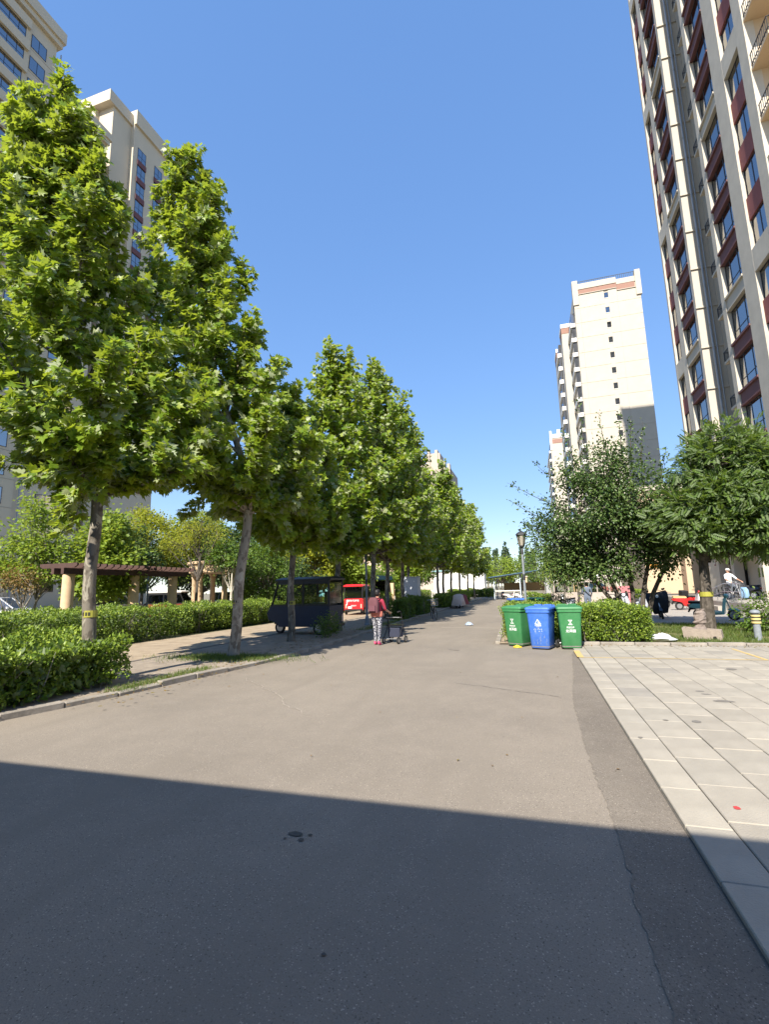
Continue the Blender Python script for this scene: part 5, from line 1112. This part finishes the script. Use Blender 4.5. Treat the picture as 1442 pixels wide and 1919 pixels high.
scooter('black scooter parked at the right end of the hedge, seen from the front', (5.25,23.9,0.015), R(-98), M_SBLK, box=M_SBLK, shield=M_SBLK, quilt=mat('quilt_black', (0.012,0.012,0.014), 0.6, bump=0.5, bscale=6))
scooter('silver scooter tucked behind the black scooter', (5.0,26.2,0.015), R(-80), M_SSIL)
scooter('red scooter with tan seat parked side-on before the peach wall', (8.2,30.6,0.015), R(2), M_SRED, M_TAN, basket=True, shield=mat('shield_white', (0.6,0.6,0.6), 0.4))
scooter('second red scooter half hidden by the locust trunk', (9.0,31.6,0.015), R(15), M_SRED, box=M_BLACK)
scooter('dark scooter at the left of the red scooter row', (6.9,32.4,0.015), R(20), M_SBLK, basket=True)
scooter('mint-green scooter behind the locust trunk', (6.9,22.6,0.015), R(-28), M_STEAL, basket=True)
scooter('dark scooter standing by the dark doorway on the platform', (11.0,31.5,0.5), R(150), M_SBLK)
scooter('dark scooter below the plum tree stems, left one', (3.9,27.0,0.015), R(-70), M_SBLK)
scooter('grey scooter below the plum tree stems, right one', (4.6,27.8,0.015), R(-100), M_SSIL, box=M_SBLK)
scooter('silver scooter in front of the beige tricycles', (1.9,30.3,0.015), R(-120), M_SSIL)
scooter('white scooter under the left end of the bicycle shed', (-2.6,58.5,0.0), R(10), M_WHITE)
scooter('white scooter in the middle of the bicycle shed', (-1.5,58.8,0.0), R(4), M_WHITE, basket=True)
scooter('dark scooter inside the bicycle shed', (-3.6,59.4,0.0), R(95), M_SBLK)
scooter('red scooter beyond the woman with the rollator', (-7.9,25.2,0.05), R(-60), M_SRED, box=M_SRED)

def bicycle(label, loc, rz, m_, basket=True, lean=6, group='bicycles'):
    t = thing('bicycle', label, 'bicycle', loc, rz, group); t.rotation_euler = (R(lean), 0, rz)
    for x in (-0.52, 0.52):
        w = B(); w.torus((x,0,0.33), 0.315, 0.016, 28, 6, 'y'); wo = w.build('wheel', M_RUB, t, True)
        s_ = B()
        for k in range(14): a = math.pi*2*k/14; s_.tube([(x,0,0.33),(x+0.305*math.cos(a),0,0.33+0.305*math.sin(a))], 0.0022, 3)
        s_.cyl((x,-0.03,0.33),(x,0.03,0.33),0.02,None,8); s_.build('spokes', M_STEEL, wo)
    f = B()
    for p, q in (((-0.52,0,0.33),(-0.05,0,0.30)),((-0.05,0,0.30),(-0.2,0,0.78)),((-0.52,0,0.33),(-0.17,0,0.68)),((-0.05,0,0.30),(0.38,0,0.72)),((-0.17,0,0.66),(0.36,0,0.80)),((0.52,0,0.33),(0.36,0,0.82)),((0.36,0,0.82),(0.33,0,0.98))): f.tube([p,q], 0.015, 7)
    f.build('frame', m_, t); B().tube([(0.2,-0.28,1.0),(0.31,-0.15,1.01),(0.33,0,0.98),(0.31,0.15,1.01),(0.2,0.28,1.0)], 0.012, 7).build('handlebar', M_STEEL, t)
    B().loft([[(-0.34,-0.08,0.80),(-0.06,-0.02,0.80),(-0.06,0.02,0.80),(-0.34,0.08,0.80)],[(-0.34,-0.08,0.86),(-0.06,-0.02,0.84),(-0.06,0.02,0.84),(-0.34,0.08,0.86)]]).build('saddle', M_BLACK, t)
    B().torus((-0.05,0.05,0.30), 0.09, 0.008, 16, 5, 'y').build('chainring', M_STEEL, t); B().tube([(-0.13,0.09,0.20),(-0.05,0.07,0.30),(0.03,-0.07,0.40)], 0.01, 5).build('cranks', M_STEEL, t)
    for x in (-0.52,): 
        g_ = B(); g_.tube([(x+0.35*math.cos(a),0,0.33+0.35*math.sin(a)) for a in np.linspace(0.2,2.9,9)], 0.012, 5); g_.build('mudguard', m_, t)
    if basket:
        k = B()
        for z in (0.72,0.82,0.92): k.tube([(0.45,-0.14,z),(0.70,-0.16,z),(0.70,0.16,z),(0.45,0.14,z),(0.45,-0.14,z)], 0.005, 4)
        for x, y in ((0.45,-0.14),(0.58,-0.15),(0.70,-0.16),(0.70,0),(0.70,0.16),(0.58,0.15),(0.45,0.14)): k.tube([(x,y,0.72),(x,y,0.92)], 0.005, 4)
        k.build('basket', M_STEEL, t)
    B().tube([(-0.5,0.03,0.33),(-0.55,0.16,0.02)], 0.01, 5).build('stand', M_STEEL, t)
    return t
bicycle('dark bicycle leaning at the kerb by the small hedge', (-4.85,24.2,0.0), R(-68), M_BLACK)
mb = bicycle('silver bicycle ridden by the man in white', (10.3,30.6,0.5), R(-76), M_SSIL, True, 0)
bicycle('parked bicycle lying at the pergola beside the maroon three-wheeler', (-19.6,24.0,0.02), R(10), M_STEEL, False)
# tarp-covered scooter
g = np.random.default_rng(11); tc_ = thing('covered_scooter', 'scooter under a pale pink tarp at the left kerb', 'scooter', (-5.55,36.8,0.0), R(-70))
rings = []
for i, (x, w, h) in enumerate(((-0.85,0.16,0.75),(-0.6,0.30,0.86),(-0.2,0.30,0.84),(0.15,0.34,1.0),(0.42,0.42,1.12),(0.62,0.30,0.98),(0.8,0.12,0.6))):
    rings.append([(x+g.normal(0,0.02), w*1.15*c*g.uniform(0.85,1.1), max(0.18,h*s_*g.uniform(0.93,1.04))) for c, s_ in ((-1.1,0.22),(-1.05,0.5),(-0.8,0.85),(-0.3,1.0),(0.3,1.0),(0.8,0.85),(1.05,0.5),(1.1,0.22))])
B().loft(rings).build('tarp', mat('tarp_pink', (0.50,0.40,0.36), 0.8, col2=(0.62,0.52,0.48), scale=4, bump=0.6, bscale=9), tc_, True); wheel(tc_, (0.6,0,0.22), 0.22, 0.09); wheel(tc_, (-0.55,0,0.22), 0.22, 0.1)
tc2 = thing('covered_scooter', 'scooter under a dark red tarp behind the pink one', 'scooter', (-5.6,39.2,0.0), R(-75))
B().loft([[(x,y*1.05,z*0.95) for x,y,z in r_] for r_ in rings]).build('tarp', mat('tarp_maroon', (0.22,0.06,0.07), 0.8, bump=0.4, bscale=9), tc2, True); wheel(tc2, (0.6,0,0.22), 0.22, 0.09); wheel(tc2, (-0.55,0,0.22), 0.22, 0.1)

# ---- cars in the car park
def car(label, loc, rz, m_, Hh=1.65, group='parked cars'):
    t = thing('car', label, 'car', loc, rz, group)
    b = B(); prof_ = [(-2.1,0.35),(-2.15,0.75),(-2.05,0.95),(-1.9,1.0),(0.75,0.98),(1.9,0.85),(2.15,0.68),(2.2,0.4),(2.1,0.28),(-2.0,0.28)]
    b.loft([[(x,-0.78,z) for x,z in prof_],[(x,-0.88,z) for x,z in prof_],[(x,0.88,z) for x,z in prof_],[(x,0.78,z) for x,z in prof_]]); b.build('body', m_, t, True)
    c = B(); c.loft([[(-1.95,-0.80,1.0),(0.85,-0.80,0.985),(0.85,0.80,0.985),(-1.95,0.80,1.0)],[(-1.75,-0.66,Hh-0.06),(0.05,-0.66,Hh-0.04),(0.05,0.66,Hh-0.04),(-1.75,0.66,Hh-0.06)]]); c.build('cabin_glass', G_CAR, t, True)
    r_ = B(); r_.loft([[(-1.78,-0.68,Hh-0.06),(0.08,-0.68,Hh-0.04),(0.08,0.68,Hh-0.04),(-1.78,0.68,Hh-0.06)],[(-1.6,-0.55,Hh),(-0.1,-0.55,Hh),(-0.1,0.55,Hh),(-1.6,0.55,Hh)]]); r_.build('roof', m_, t, True)
    for s_ in (-1,1):
        for x0, x1 in ((0.85,0.06),(-0.5,-0.52),(-1.2,-1.15)): B().tube([(x0,s_*0.80,0.99),(x1,s_*0.675,Hh-0.05)], 0.035, 5).build('pillar', m_, t)
        for x in (-1.35, 1.35): wheel(t, (x,s_*0.80,0.32), 0.32, 0.2)
        B().box(2.02,2.17,s_*0.62-0.15,s_*0.62+0.15,0.66,0.76).build('headlight', M_PRINT, t); B().box(-2.17,-2.06,s_*0.7-0.1,s_*0.7+0.1,0.72,0.9).build('tail_light', mat('tail_red', (0.4,0.02,0.02), 0.3), t)
        B().box(0.55,0.68,s_*0.93-0.07,s_*0.93+0.07,0.98,1.1).build('mirror', m_, t)
    return t
G_CAR = mat_glass('car_glass', (0.01,0.012,0.014), 0.25)
M_CARW = mat('car_white', (0.72,0.73,0.74), 0.3, coat=0.6); M_CARK = mat('car_black', (0.015,0.016,0.018), 0.3, coat=0.6); M_CARS = mat('car_silver', (0.42,0.44,0.46), 0.35, metal=0.4, coat=0.4)
car('white car behind the pergola left column', (-27.4,26.5,0.02), R(75), M_CARW, 1.7); car('black car behind the right pergola columns', (-24.4,29.0,0.02), R(10), M_CARK)
car('silver car behind the pavilion railing', (-24.0,35.5,0.02), R(5), M_CARS); car('white car far left behind the hedge', (-30.8,21.5,0.02), R(30), M_CARW); car('white car seen right of the willow', (7.2,62,0.0), R(-60), M_CARW); car('grey car beyond the utility huts', (-10.4,84,0), R(10), M_CARS)

# ---- pergola, pavilion, notice board, carport, railing
M_WOOD = mat('pergola_brown', (0.075,0.04,0.032), 0.8, var=0.2, scale=6); M_COLP = mat('column_peach', (0.62,0.44,0.27), 0.85, var=0.1, scale=4)
pg = thing('pergola', 'brown slatted pergola on peach round columns behind the hedge', 'pergola', (-17.6,14.25,0.03))
for y in (0.4, 3.7, 6.2):
    for x in (0,): B().lathe([(0.22,0),(0.22,2.45)], (x,y,0), 18).build('column', M_COLP, pg, True)
for x in (-0.25, 0.25): B().box(x-0.07,x+0.07,-0.1,6.9,2.45,2.68).build('beam', M_WOOD, pg)
sl = with_mat(B().prism([(-0.95,2.76),(-0.8,2.682),(0.8,2.682),(0.95,2.76),(0.95,2.86),(-0.95,2.86)], -0.035, 0.035, 'y').mesh('slat'), M_WOOD)
for k in range(21): inst('slat', sl, pg, (0, -0.05+0.335*k, 0))
pv = thing('pavilion', 'round peach colonnade pavilion left of the leaning trunk', 'pavilion', (-18.6,25.6,0.03))
for k in range(6):
    a = R(60*k+20); x, y = 1.45*math.cos(a), 1.45*math.sin(a)
    B().lathe([(0.21,0),(0.21,0.12),(0.17,0.16),(0.155,2.45),(0.19,2.5),(0.19,2.56),(0.165,2.6),(0.23,2.68),(0.23,2.78)], (x,y,0), 16).build('column', M_COLP, pv, True)
B().lathe([(1.25,2.782),(1.72,2.782),(1.72,3.25),(1.85,3.3),(1.85,3.42),(1.7,3.46),(1.25,3.46)], n=36).build('entablature', M_COLP, pv, True)
nb = thing('notice_board', 'blue-framed notice board left of the nearest trunk', 'notice board', (-21.0,18.0,0.03), R(35))
for x in (-0.5,0.5): B().box(x-0.04,x+0.04,-0.04,0.04,0,1.75).build('post', mat('board_blue', (0.03,0.12,0.30), 0.5), nb)
B().box(-0.459,0.459,-0.03,0.03,0.75,1.65).build('panel', mat('board_print', (0.30,0.33,0.38), 0.6, col2=(0.45,0.46,0.5), scale=14), nb)
for k in range(7): B().box(-0.36,0.36-0.1*(k%3),-0.034,-0.031,1.48-0.09*k,1.51-0.09*k).build('text_line', M_PRINT, nb)
cp = thing('carport', 'blue-roofed carport with dark interior behind the pavilion', 'carport', (-26,40,0.02))
B().prism([(-1,2.4),(13,2.4),(13,2.75),(-1,3.0)], 0, 5, 'y').build('roof', mat('roof_blue', (0.03,0.16,0.30), 0.5), cp)
for x in (0,4,8,12): B().box(x-0.06,x+0.06,0.1,0.22,0,2.4).build('post', M_POST, cp)
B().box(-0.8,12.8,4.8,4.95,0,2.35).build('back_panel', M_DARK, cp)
B().box(7.6,8.9,-0.06,-0.02,1.0,1.9).build('poster', mat('poster_sky', (0.12,0.42,0.62), 0.5, col2=(0.4,0.7,0.8), scale=2), cp)
rf = thing('railing_fence', 'dark low railing behind the pavilion columns', 'fence', (-22,32.5,0.02))
for k in range(34): B().box(0.2*k,0.2*k+0.03,0,0.03,0.05,1.0).build('bar', M_RAIL, rf)
for z in (0.12, 1.0): B().box(0,6.8,-0.025,-0.001,z,z+0.05).build('rail', M_STEEL, rf)
gw = thing('low_wall', 'low pale wall with square peach posts behind the red tricycle', 'wall', (-20,44,0))
B().box(0,7.5,0,0.2,0,0.9).build('panel', M_CONC, gw)
for k in range(4): B().cbox(2.4*k-0.2,2.4*k+0.2,-0.1,0.3,0,2.1,0.02).build('post', M_COLP, gw)

# ---- bicycle shed
sh = thing('bicycle_shed', 'open bicycle shed with blue sloping roof at the end of the road', 'shed', (-4.3,57,0))
M_SHED = mat('shed_steel', (0.40,0.46,0.50), 0.5, var=0.1, scale=4)
B().add([(-0.6,-0.6,2.5),(6.2,-0.6,3.3),(6.2,5.2,3.3),(-0.6,5.2,2.5),(-0.6,-0.6,2.58),(6.2,-0.6,3.38),(6.2,5.2,3.38),(-0.6,5.2,2.58)], [(0,3,2,1),(4,5,6,7),(0,1,5,4),(1,2,6,5),(2,3,7,6),(3,0,4,7)]).build('roof', mat('roof_bluegrey', (0.06,0.13,0.20), 0.5), sh)
for x, zt in ((0,2.55),(2.9,2.9),(5.8,3.24)):
    for y in (0, 4.7): B().box(x-0.06,x+0.06,y-0.06,y+0.06,0,zt).build('post', M_SHED, sh)
    B().tube([(x,0,zt-0.65),(x+0.75,0,zt+0.05)], 0.035, 6).build('brace', M_SHED, sh)
B().box(0.07,2.82,-0.03,0.03,0.95,1.05).build('rail', M_WHITE, sh)
B().box(0.8,5.6,4.8,4.9,0.9,1.9).build('back_panel', M_TAN, sh)
# grey container behind the willow
gc = thing('storage_box', 'grey steel storage box behind the willow', 'container', (1.2,52,0)); B().cbox(0,3.0,0,2.4,0.1,2.5,0.03).build('body', mat('box_grey', (0.32,0.32,0.33), 0.6, var=0.08), gc); B().box(-0.05,3.05,-0.05,2.45,2.5,2.58).build('roof', M_POST, gc); B().box(0.03,0.05,-0.012,-0.001,0.2,2.4).build('door_edge', M_RAIL, gc)
for x, lb in ((3.9,'peach gate post right of the willow'),(-0.9,'peach gate post seen through the bicycle shed')):
    gp = thing('gate_post', lb, 'post', (x,65 if x < 0 else 50,0)); B().cbox(-0.22,0.22,-0.22,0.22,0,2.6,0.02).build('shaft', M_COLP, gp); B().box(-0.3,0.3,-0.3,0.3,2.6,2.75).build('cap', M_CREAM, gp)
# ramp handrail on the platform
hr = thing('handrail', 'steel ramp handrail in front of the man in white', 'handrail', (9.45,27.2,0.5))
B().tube([(0,0,0.9),(0,2.0,0.9),(0,4.2,0.55)], 0.025, 8).build('rail', M_STEEL, hr); B().tube([(0,0,0.5),(0,2.0,0.5),(0,4.2,0.2)], 0.02, 8).build('rail', M_STEEL, hr)
for y, z in ((0,0.9),(1.0,0.9),(2.0,0.9),(3.1,0.72)): B().tube([(0,y,0),(0,y,z)], 0.02, 8).build('baluster', M_STEEL, hr)
rc = thing('storage_bin_red', 'faded red crate stack behind the plum stems', 'crate', (5.4,36,0.015)); 
for k in range(3): B().cbox(-0.9,0.9,-0.5,0.5,0.45*k,0.45*k+0.43,0.03).build('crate', mat('faded_red', (0.45,0.16,0.17), 0.8), rc)
rc.name = 'crate_stack'

# ================================================================== PEOPLE
M_SKIN = mat('skin', (0.48,0.27,0.18), 0.55); M_HAIR = mat('hair_black', (0.012,0.010,0.010), 0.5)
def body(name, joints, bones, zones, mats, parent, sub=2):
    """one continuous skinned figure; zones maps each bone to a material index"""
    names = list(joints); me = bpy.data.meshes.new(name)
    me.from_pydata([joints[k][0] for k in names], [(names.index(a), names.index(b_)) for a, b_ in bones], [])
    ob = bpy.data.objects.new(name, me); COL.objects.link(ob)
    md = ob.modifiers.new('skin', 'SKIN'); sv = me.skin_vertices[0].data
    for i, k in enumerate(names):
        r_ = joints[k][1]; sv[i].radius = r_ if hasattr(r_, '__len__') else (r_, r_); sv[i].use_root = (k == 'pelvis')
    s2 = ob.modifiers.new('sub', 'SUBSURF'); s2.levels = sub; s2.render_levels = sub
    dg = bpy.context.evaluated_depsgraph_get(); m2 = bpy.data.meshes.new_from_object(ob.evaluated_get(dg)); bpy.data.objects.remove(ob)
    m2.materials.clear()
    for x in mats: m2.materials.append(x)
    seg = [(Vector(joints[a][0]), Vector(joints[b_][0]), zones[i]) for i, (a, b_) in enumerate(bones)]
    for p in m2.polygons:
        c = p.center; best = 1e9
        for a, b_, zi in seg:
            d = b_-a; t_ = max(0, min(1, (c-a).dot(d)/max(d.length_squared, 1e-9))); dd = (a+d*t_-c).length
            if dd < best: best = dd; mi = zi
        p.material_index = mi; p.use_smooth = True
    o = bpy.data.objects.new(name, m2); COL.objects.link(o); o.parent = parent; return o
def person(label, loc, rz, top, trousers, shoes, H=1.6, arms=None, legs=None, sleeve='long', hair=None, cap=None, build=1.0, lean=0.0):
    t = thing('person', label, 'person', loc, rz); k = H/1.7; w = build
    J = {}
    def j(n_, x, y, z, r_): J[n_] = ((x*k, y*k, z*k), tuple(q*k for q in r_) if hasattr(r_, '__len__') else r_*k)
    ln = lean
    j('pelvis',0,0,0.93,(0.15*w,0.105*w)); j('waist',0,0.02*ln,1.06,(0.135*w,0.10*w)); j('chest',0,0.05*ln,1.26,(0.155*w,0.11*w)); j('upper',0,0.07*ln,1.39,(0.12*w,0.085*w)); j('neck',0,0.09*ln,1.475,0.055); j('head0',0,0.11*ln,1.55,(0.07,0.078)); j('head1',0,0.115*ln,1.62,(0.076,0.092)); j('head2',0,0.115*ln,1.685,(0.05,0.06))
    bones = [('pelvis','waist'),('waist','chest'),('chest','upper'),('upper','neck'),('neck','head0'),('head0','head1'),('head1','head2')]; zones = [0,0,0,0,1,1,1]
    for s_, S in ((-1,'l'),(1,'r')):
        A = (arms or {}).get(S, [(0.27,0.0,1.12),(0.29,0.10,0.88)]); el, wr = A
        j('sh'+S, s_*0.165*w, 0.07*ln, 1.385, 0.062*w); j('el'+S, s_*el[0], el[1], el[2], 0.045); j('wr'+S, s_*wr[0], wr[1], wr[2], 0.030)
        e_, w_ = Vector((s_*el[0],el[1],el[2])), Vector((s_*wr[0],wr[1],wr[2])); d = (w_-e_).normalized(); side = Vector((0,0,1)).cross(d); side = side.normalized() if side.length > 0.1 else Vector((0,1,0)); nrm = side.cross(d)
        pm = w_ + d*0.075; j('pa'+S, *pm, (0.040,0.020))
        bones += [('upper','sh'+S),('sh'+S,'el'+S),('el'+S,'wr'+S),('wr'+S,'pa'+S)]; zones += [0,0,0 if sleeve == 'long' else 1,1]
        for q, off, ln_ in ((0,-0.030,0.060),(1,-0.010,0.068),(2,0.010,0.064),(3,0.030,0.050)):       # four fingers, curled
            b0 = pm + side*off + d*0.02; b1 = b0 + d*ln_*0.6 - nrm*0.012*0 + Vector((0,0,-0.012)); b2 = b1 + d*ln_*0.35 + Vector((0,0,-0.032))
            j('f%d%s'%(q,S), *b1, 0.0095); j('g%d%s'%(q,S), *b2, 0.0080); bones += [('pa'+S,'f%d%s'%(q,S)),('f%d%s'%(q,S),'g%d%s'%(q,S))]; zones += [1,1]
        b1 = w_ + d*0.045 + side*(-s_)*0.042 + Vector((0,0,-0.01)); b2 = b1 + d*0.035 + side*(-s_)*0.012 + Vector((0,0,-0.012)); j('t0'+S, *b1, 0.011); j('t1'+S, *b2, 0.009); bones += [('wr'+S,'t0'+S),('t0'+S,'t1'+S)]; zones += [1,1]
        G_ = (legs or {}).get(S, [(0.095,0.0,0.50),(0.095,-0.02,0.10),(0.10,0.12,0.035)]); kn, an, to = G_
        j('hp'+S, s_*0.09*w, 0, 0.86, 0.098*w); j('kn'+S, s_*kn[0], kn[1], kn[2], 0.066); j('an'+S, s_*an[0], an[1], an[2], 0.046); j('he'+S, s_*an[0], an[1]-0.03, max(0.045,an[2]-0.055), 0.042); j('to'+S, s_*to[0], to[1], to[2], (0.045,0.032))
        bones += [('pelvis','hp'+S),('hp'+S,'kn'+S),('kn'+S,'an'+S),('an'+S,'he'+S),('he'+S,'to'+S)]; zones += [2,2,2,3,3]
    body('body', J, bones, zones, [top, M_SKIN, trousers, shoes], t)
    hd = Vector(J['head1'][0])
    f = B(); f.prism([(-0.014*k,-0.012*k),(0.014*k,-0.012*k),(0.0,0.03*k)], 0.085*k, 0.108*k, 'y'); f.build('nose', M_SKIN, t, True, hd+Vector((0,0,-0.02*k)))
    for s_ in (-1,1):
        B().ball((s_*0.03*k,0.083*k,0.012*k), 0.011*k, 8, 6).build('eye', M_HAIR, t, True, hd); B().ball((s_*0.083*k,0.0,-0.01*k), (0.012*k,0.022*k,0.032*k), 8, 6).build('ear', M_SKIN, t, True, hd)
    B().box(-0.024*k,0.024*k,0.082*k,0.09*k,-0.062*k,-0.054*k).build('mouth', mat('lips', (0.35,0.13,0.11), 0.6), t, False, hd)
    if hair:
        h = B(); rings = []
        for i in range(1,9):
            a = math.pi*i/9; rings.append([(0.092*k*math.sin(a)*math.cos(q)*1.02, (0.108*k*math.sin(a)*math.sin(q)) - 0.016*k - (0.02*k if math.sin(q) > 0 and a < 2 else 0), -0.105*k*math.cos(a)*1.0+0.03*k) for q in np.linspace(0,2*math.pi,15)[:-1]])
        h.loft(rings[3:] if True else rings); h.build('hair', hair, t, True, hd)
        hb = B(); hb.ball((0,-0.035*k,-0.01*k), (0.092*k,0.085*k,0.10*k), 12, 8); hb.build('hair', hair, t, True, hd)
    if cap:
        c = B(); c.lathe([(0.10*k,0.03*k),(0.102*k,0.06*k),(0.085*k,0.11*k),(0.04*k,0.135*k)], (0,-0.005*k,0), 16); c.build('cap', cap, t, True, hd); B().loft([[(-0.07*k,0.07*k,0.035*k),(0.07*k,0.07*k,0.035*k),(0.05*k,0.17*k,0.02*k),(-0.05*k,0.17*k,0.02*k)],[(-0.07*k,0.07*k,0.045*k),(0.07*k,0.07*k,0.045*k),(0.05*k,0.17*k,0.028*k),(-0.05*k,0.17*k,0.028*k)]]).build('cap_peak', cap, t, True, hd)
    return t
# patterned trousers: white scribbles on navy
mp_ = bpy.data.materials.new('patterned_cloth'); mp_.use_nodes = True; n = mp_.node_tree.nodes; l = mp_.node_tree.links
vo = n.new('ShaderNodeTexVoronoi'); vo.feature = 'DISTANCE_TO_EDGE'; vo.inputs['Scale'].default_value = 18; tc0 = n.new('ShaderNodeTexCoord'); l.new(tc0.outputs['Object'], vo.inputs['Vector'])
rp = n.new('ShaderNodeValToRGB'); rp.color_ramp.elements[0].position = 0.0; rp.color_ramp.elements[1].position = 0.055; rp.color_ramp.elements[0].color = (0.6,0.6,0.62,1); rp.color_ramp.elements[1].color = (0.018,0.02,0.045,1); rp.color_ramp.interpolation = 'CONSTANT'
l.new(vo.outputs['Distance'], rp.inputs['Fac']); l.new(rp.outputs['Color'], n['Principled BSDF'].inputs['Base Color']); n['Principled BSDF'].inputs['Roughness'].default_value = 0.85
M_TOPR = mat('blouse_red', (0.33,0.03,0.06), 0.85, var=0.15, scale=9); M_PINK = mat('shoe_pink', (0.65,0.08,0.18), 0.6); M_GREYC = mat('cloth_grey', (0.10,0.12,0.15), 0.9, var=0.1, scale=10); M_TEE = mat('tee_white', (0.75,0.76,0.78), 0.85); M_JEAN = mat('jeans_blue', (0.16,0.22,0.32), 0.9, var=0.1, scale=14); M_KHK = mat('cloth_bluegrey', (0.13,0.16,0.21), 0.9, var=0.1, scale=14)
wv = person('woman in a red blouse and patterned trousers seen from behind, pushing a rollator', (-4.4,13.5,0.0), R(-12), M_TOPR, mp_, M_PINK, 1.54, {'l': [(0.24,0.10,1.10),(0.20,0.34,1.02)], 'r': [(0.25,0.12,1.10),(0.22,0.36,1.02)]}, {'l': [(0.09,0.05,0.50),(0.09,0.02,0.10),(0.095,0.15,0.035)], 'r': [(0.09,0.0,0.51),(0.09,-0.06,0.12),(0.095,0.07,0.035)]}, 'short', M_HAIR, build=1.12, lean=0.6)
B().lathe([(0.185,0.80),(0.20,0.86),(0.185,0.95)], (0,0.0,0), 18).build('blouse_hem', mat('hem_coral', (0.62,0.20,0.14), 0.85), wv, True).scale = (0.95,0.75,1)
bp = B(); bp.loft([rrect(0.30,0.14,0,0.05), rrect(0.33,0.17,0.12,0.06), rrect(0.31,0.16,0.34,0.06), rrect(0.20,0.10,0.43,0.05)]); 
bpo = thing('backpack', 'dusky red backpack on the back of the woman with the rollator', 'backpack', (-4.43,13.31,0.92), R(-12)); bp.build('pack', mat('pack_maroon', (0.12,0.045,0.055), 0.85, var=0.15, scale=9), bpo, True); B().loft([rrect(0.22,0.05,0.05,0.02,dy=-0.10), rrect(0.22,0.05,0.20,0.02,dy=-0.10)]).build('pocket', mat('pack_pocket', (0.14,0.055,0.07), 0.85), bpo, True)
for s_ in (-1,1): B().tube([(s_*0.11,0.07,0.40),(s_*0.13,0.18,0.42),(s_*0.14,0.24,0.30)], 0.02, 6).build('strap', M_BLACK, bpo, True)
ro = thing('rollator', 'black wheeled rollator pushed by the woman in red', 'rollator', (-4.05,13.95,0.0), R(-14))
for s_ in (-1,1):
    B().tube([(s_*0.25,-0.05,0.92),(s_*0.25,0.05,0.90),(s_*0.25,0.16,0.50),(s_*0.25,0.30,0.12)], 0.014, 7).build('side_frame', M_BLACK, ro); B().tube([(s_*0.25,0.14,0.52),(s_*0.25,-0.14,0.12)], 0.014, 7).build('side_frame', M_BLACK, ro); B().tube([(s_*0.25,-0.14,0.91),(s_*0.25,0.0,0.92)], 0.02, 8).build('grip', M_RUB, ro)
    for y in (-0.14,0.30): wheel(ro, (s_*0.25,y,0.10), 0.10, 0.045, 'x')
B().cbox(-0.24,0.24,-0.02,0.26,0.50,0.54,0.01).build('seat', M_SBLK, ro); B().cbox(-0.20,0.20,0.02,0.26,0.18,0.44,0.02).build('bag', mat('bag_navy', (0.03,0.035,0.06), 0.8), ro); B().tube([(-0.25,0.05,0.74),(0.25,0.05,0.74)], 0.016, 6).build('cross_bar', M_STEEL, ro)
B().tube([(-0.25,-0.14,0.14),(0.25,-0.14,0.14)], 0.012, 6).build('cross_bar', M_STEEL, ro)
mg = person('man in a blue-grey jacket with a shoulder strap, seen from behind', (2.78,28.6,0.0), R(-8), M_KHK, M_KHK, M_BLACK, 1.62, {'l': [(0.25,0.05,1.12),(0.18,0.22,1.05)], 'r': [(0.25,0.05,1.12),(0.20,0.22,1.0)]}, None, 'long', M_HAIR, mat('cap_dark', (0.04,0.045,0.055), 0.8), build=1.22)
B().tube([(-0.17,-0.02,1.30),(-0.06,-0.16,1.18),(0.08,-0.17,1.02),(0.17,-0.08,0.90)], 0.018, 6).build('strap', M_BLACK, mg, True)
sitp = {'l': [(0.11,0.34,0.72),(0.12,0.26,0.32),(0.12,0.38,0.26)], 'r': [(0.11,0.36,0.80),(0.12,0.30,0.44),(0.12,0.42,0.38)]}
mw = person('man in a white shirt and white cap riding a bicycle on the platform', (10.25,30.82,0.5), R(-166), M_TEE, M_GREYC, M_WHITE, 1.66, {'l': [(0.30,0.22,1.14),(0.30,0.52,1.03)], 'r': [(0.30,0.22,1.14),(0.30,0.52,1.03)]}, sitp, 'short', None, M_WHITE, build=1.08)
bs = thing('cloth_bag', 'light blue cloth bag hanging from the white-shirted man\'s bicycle', 'bag', (10.72,30.35,0.62), R(-62)); B().loft([rrect(0.34,0.16,0,0.05), rrect(0.46,0.22,0.12,0.06), rrect(0.42,0.18,0.42,0.05), rrect(0.30,0.06,0.55,0.03)]).build('sack', mat('cloth_lightblue', (0.25,0.42,0.62), 0.85, var=0.12, scale=7, bump=0.4, bscale=8), bs, True)
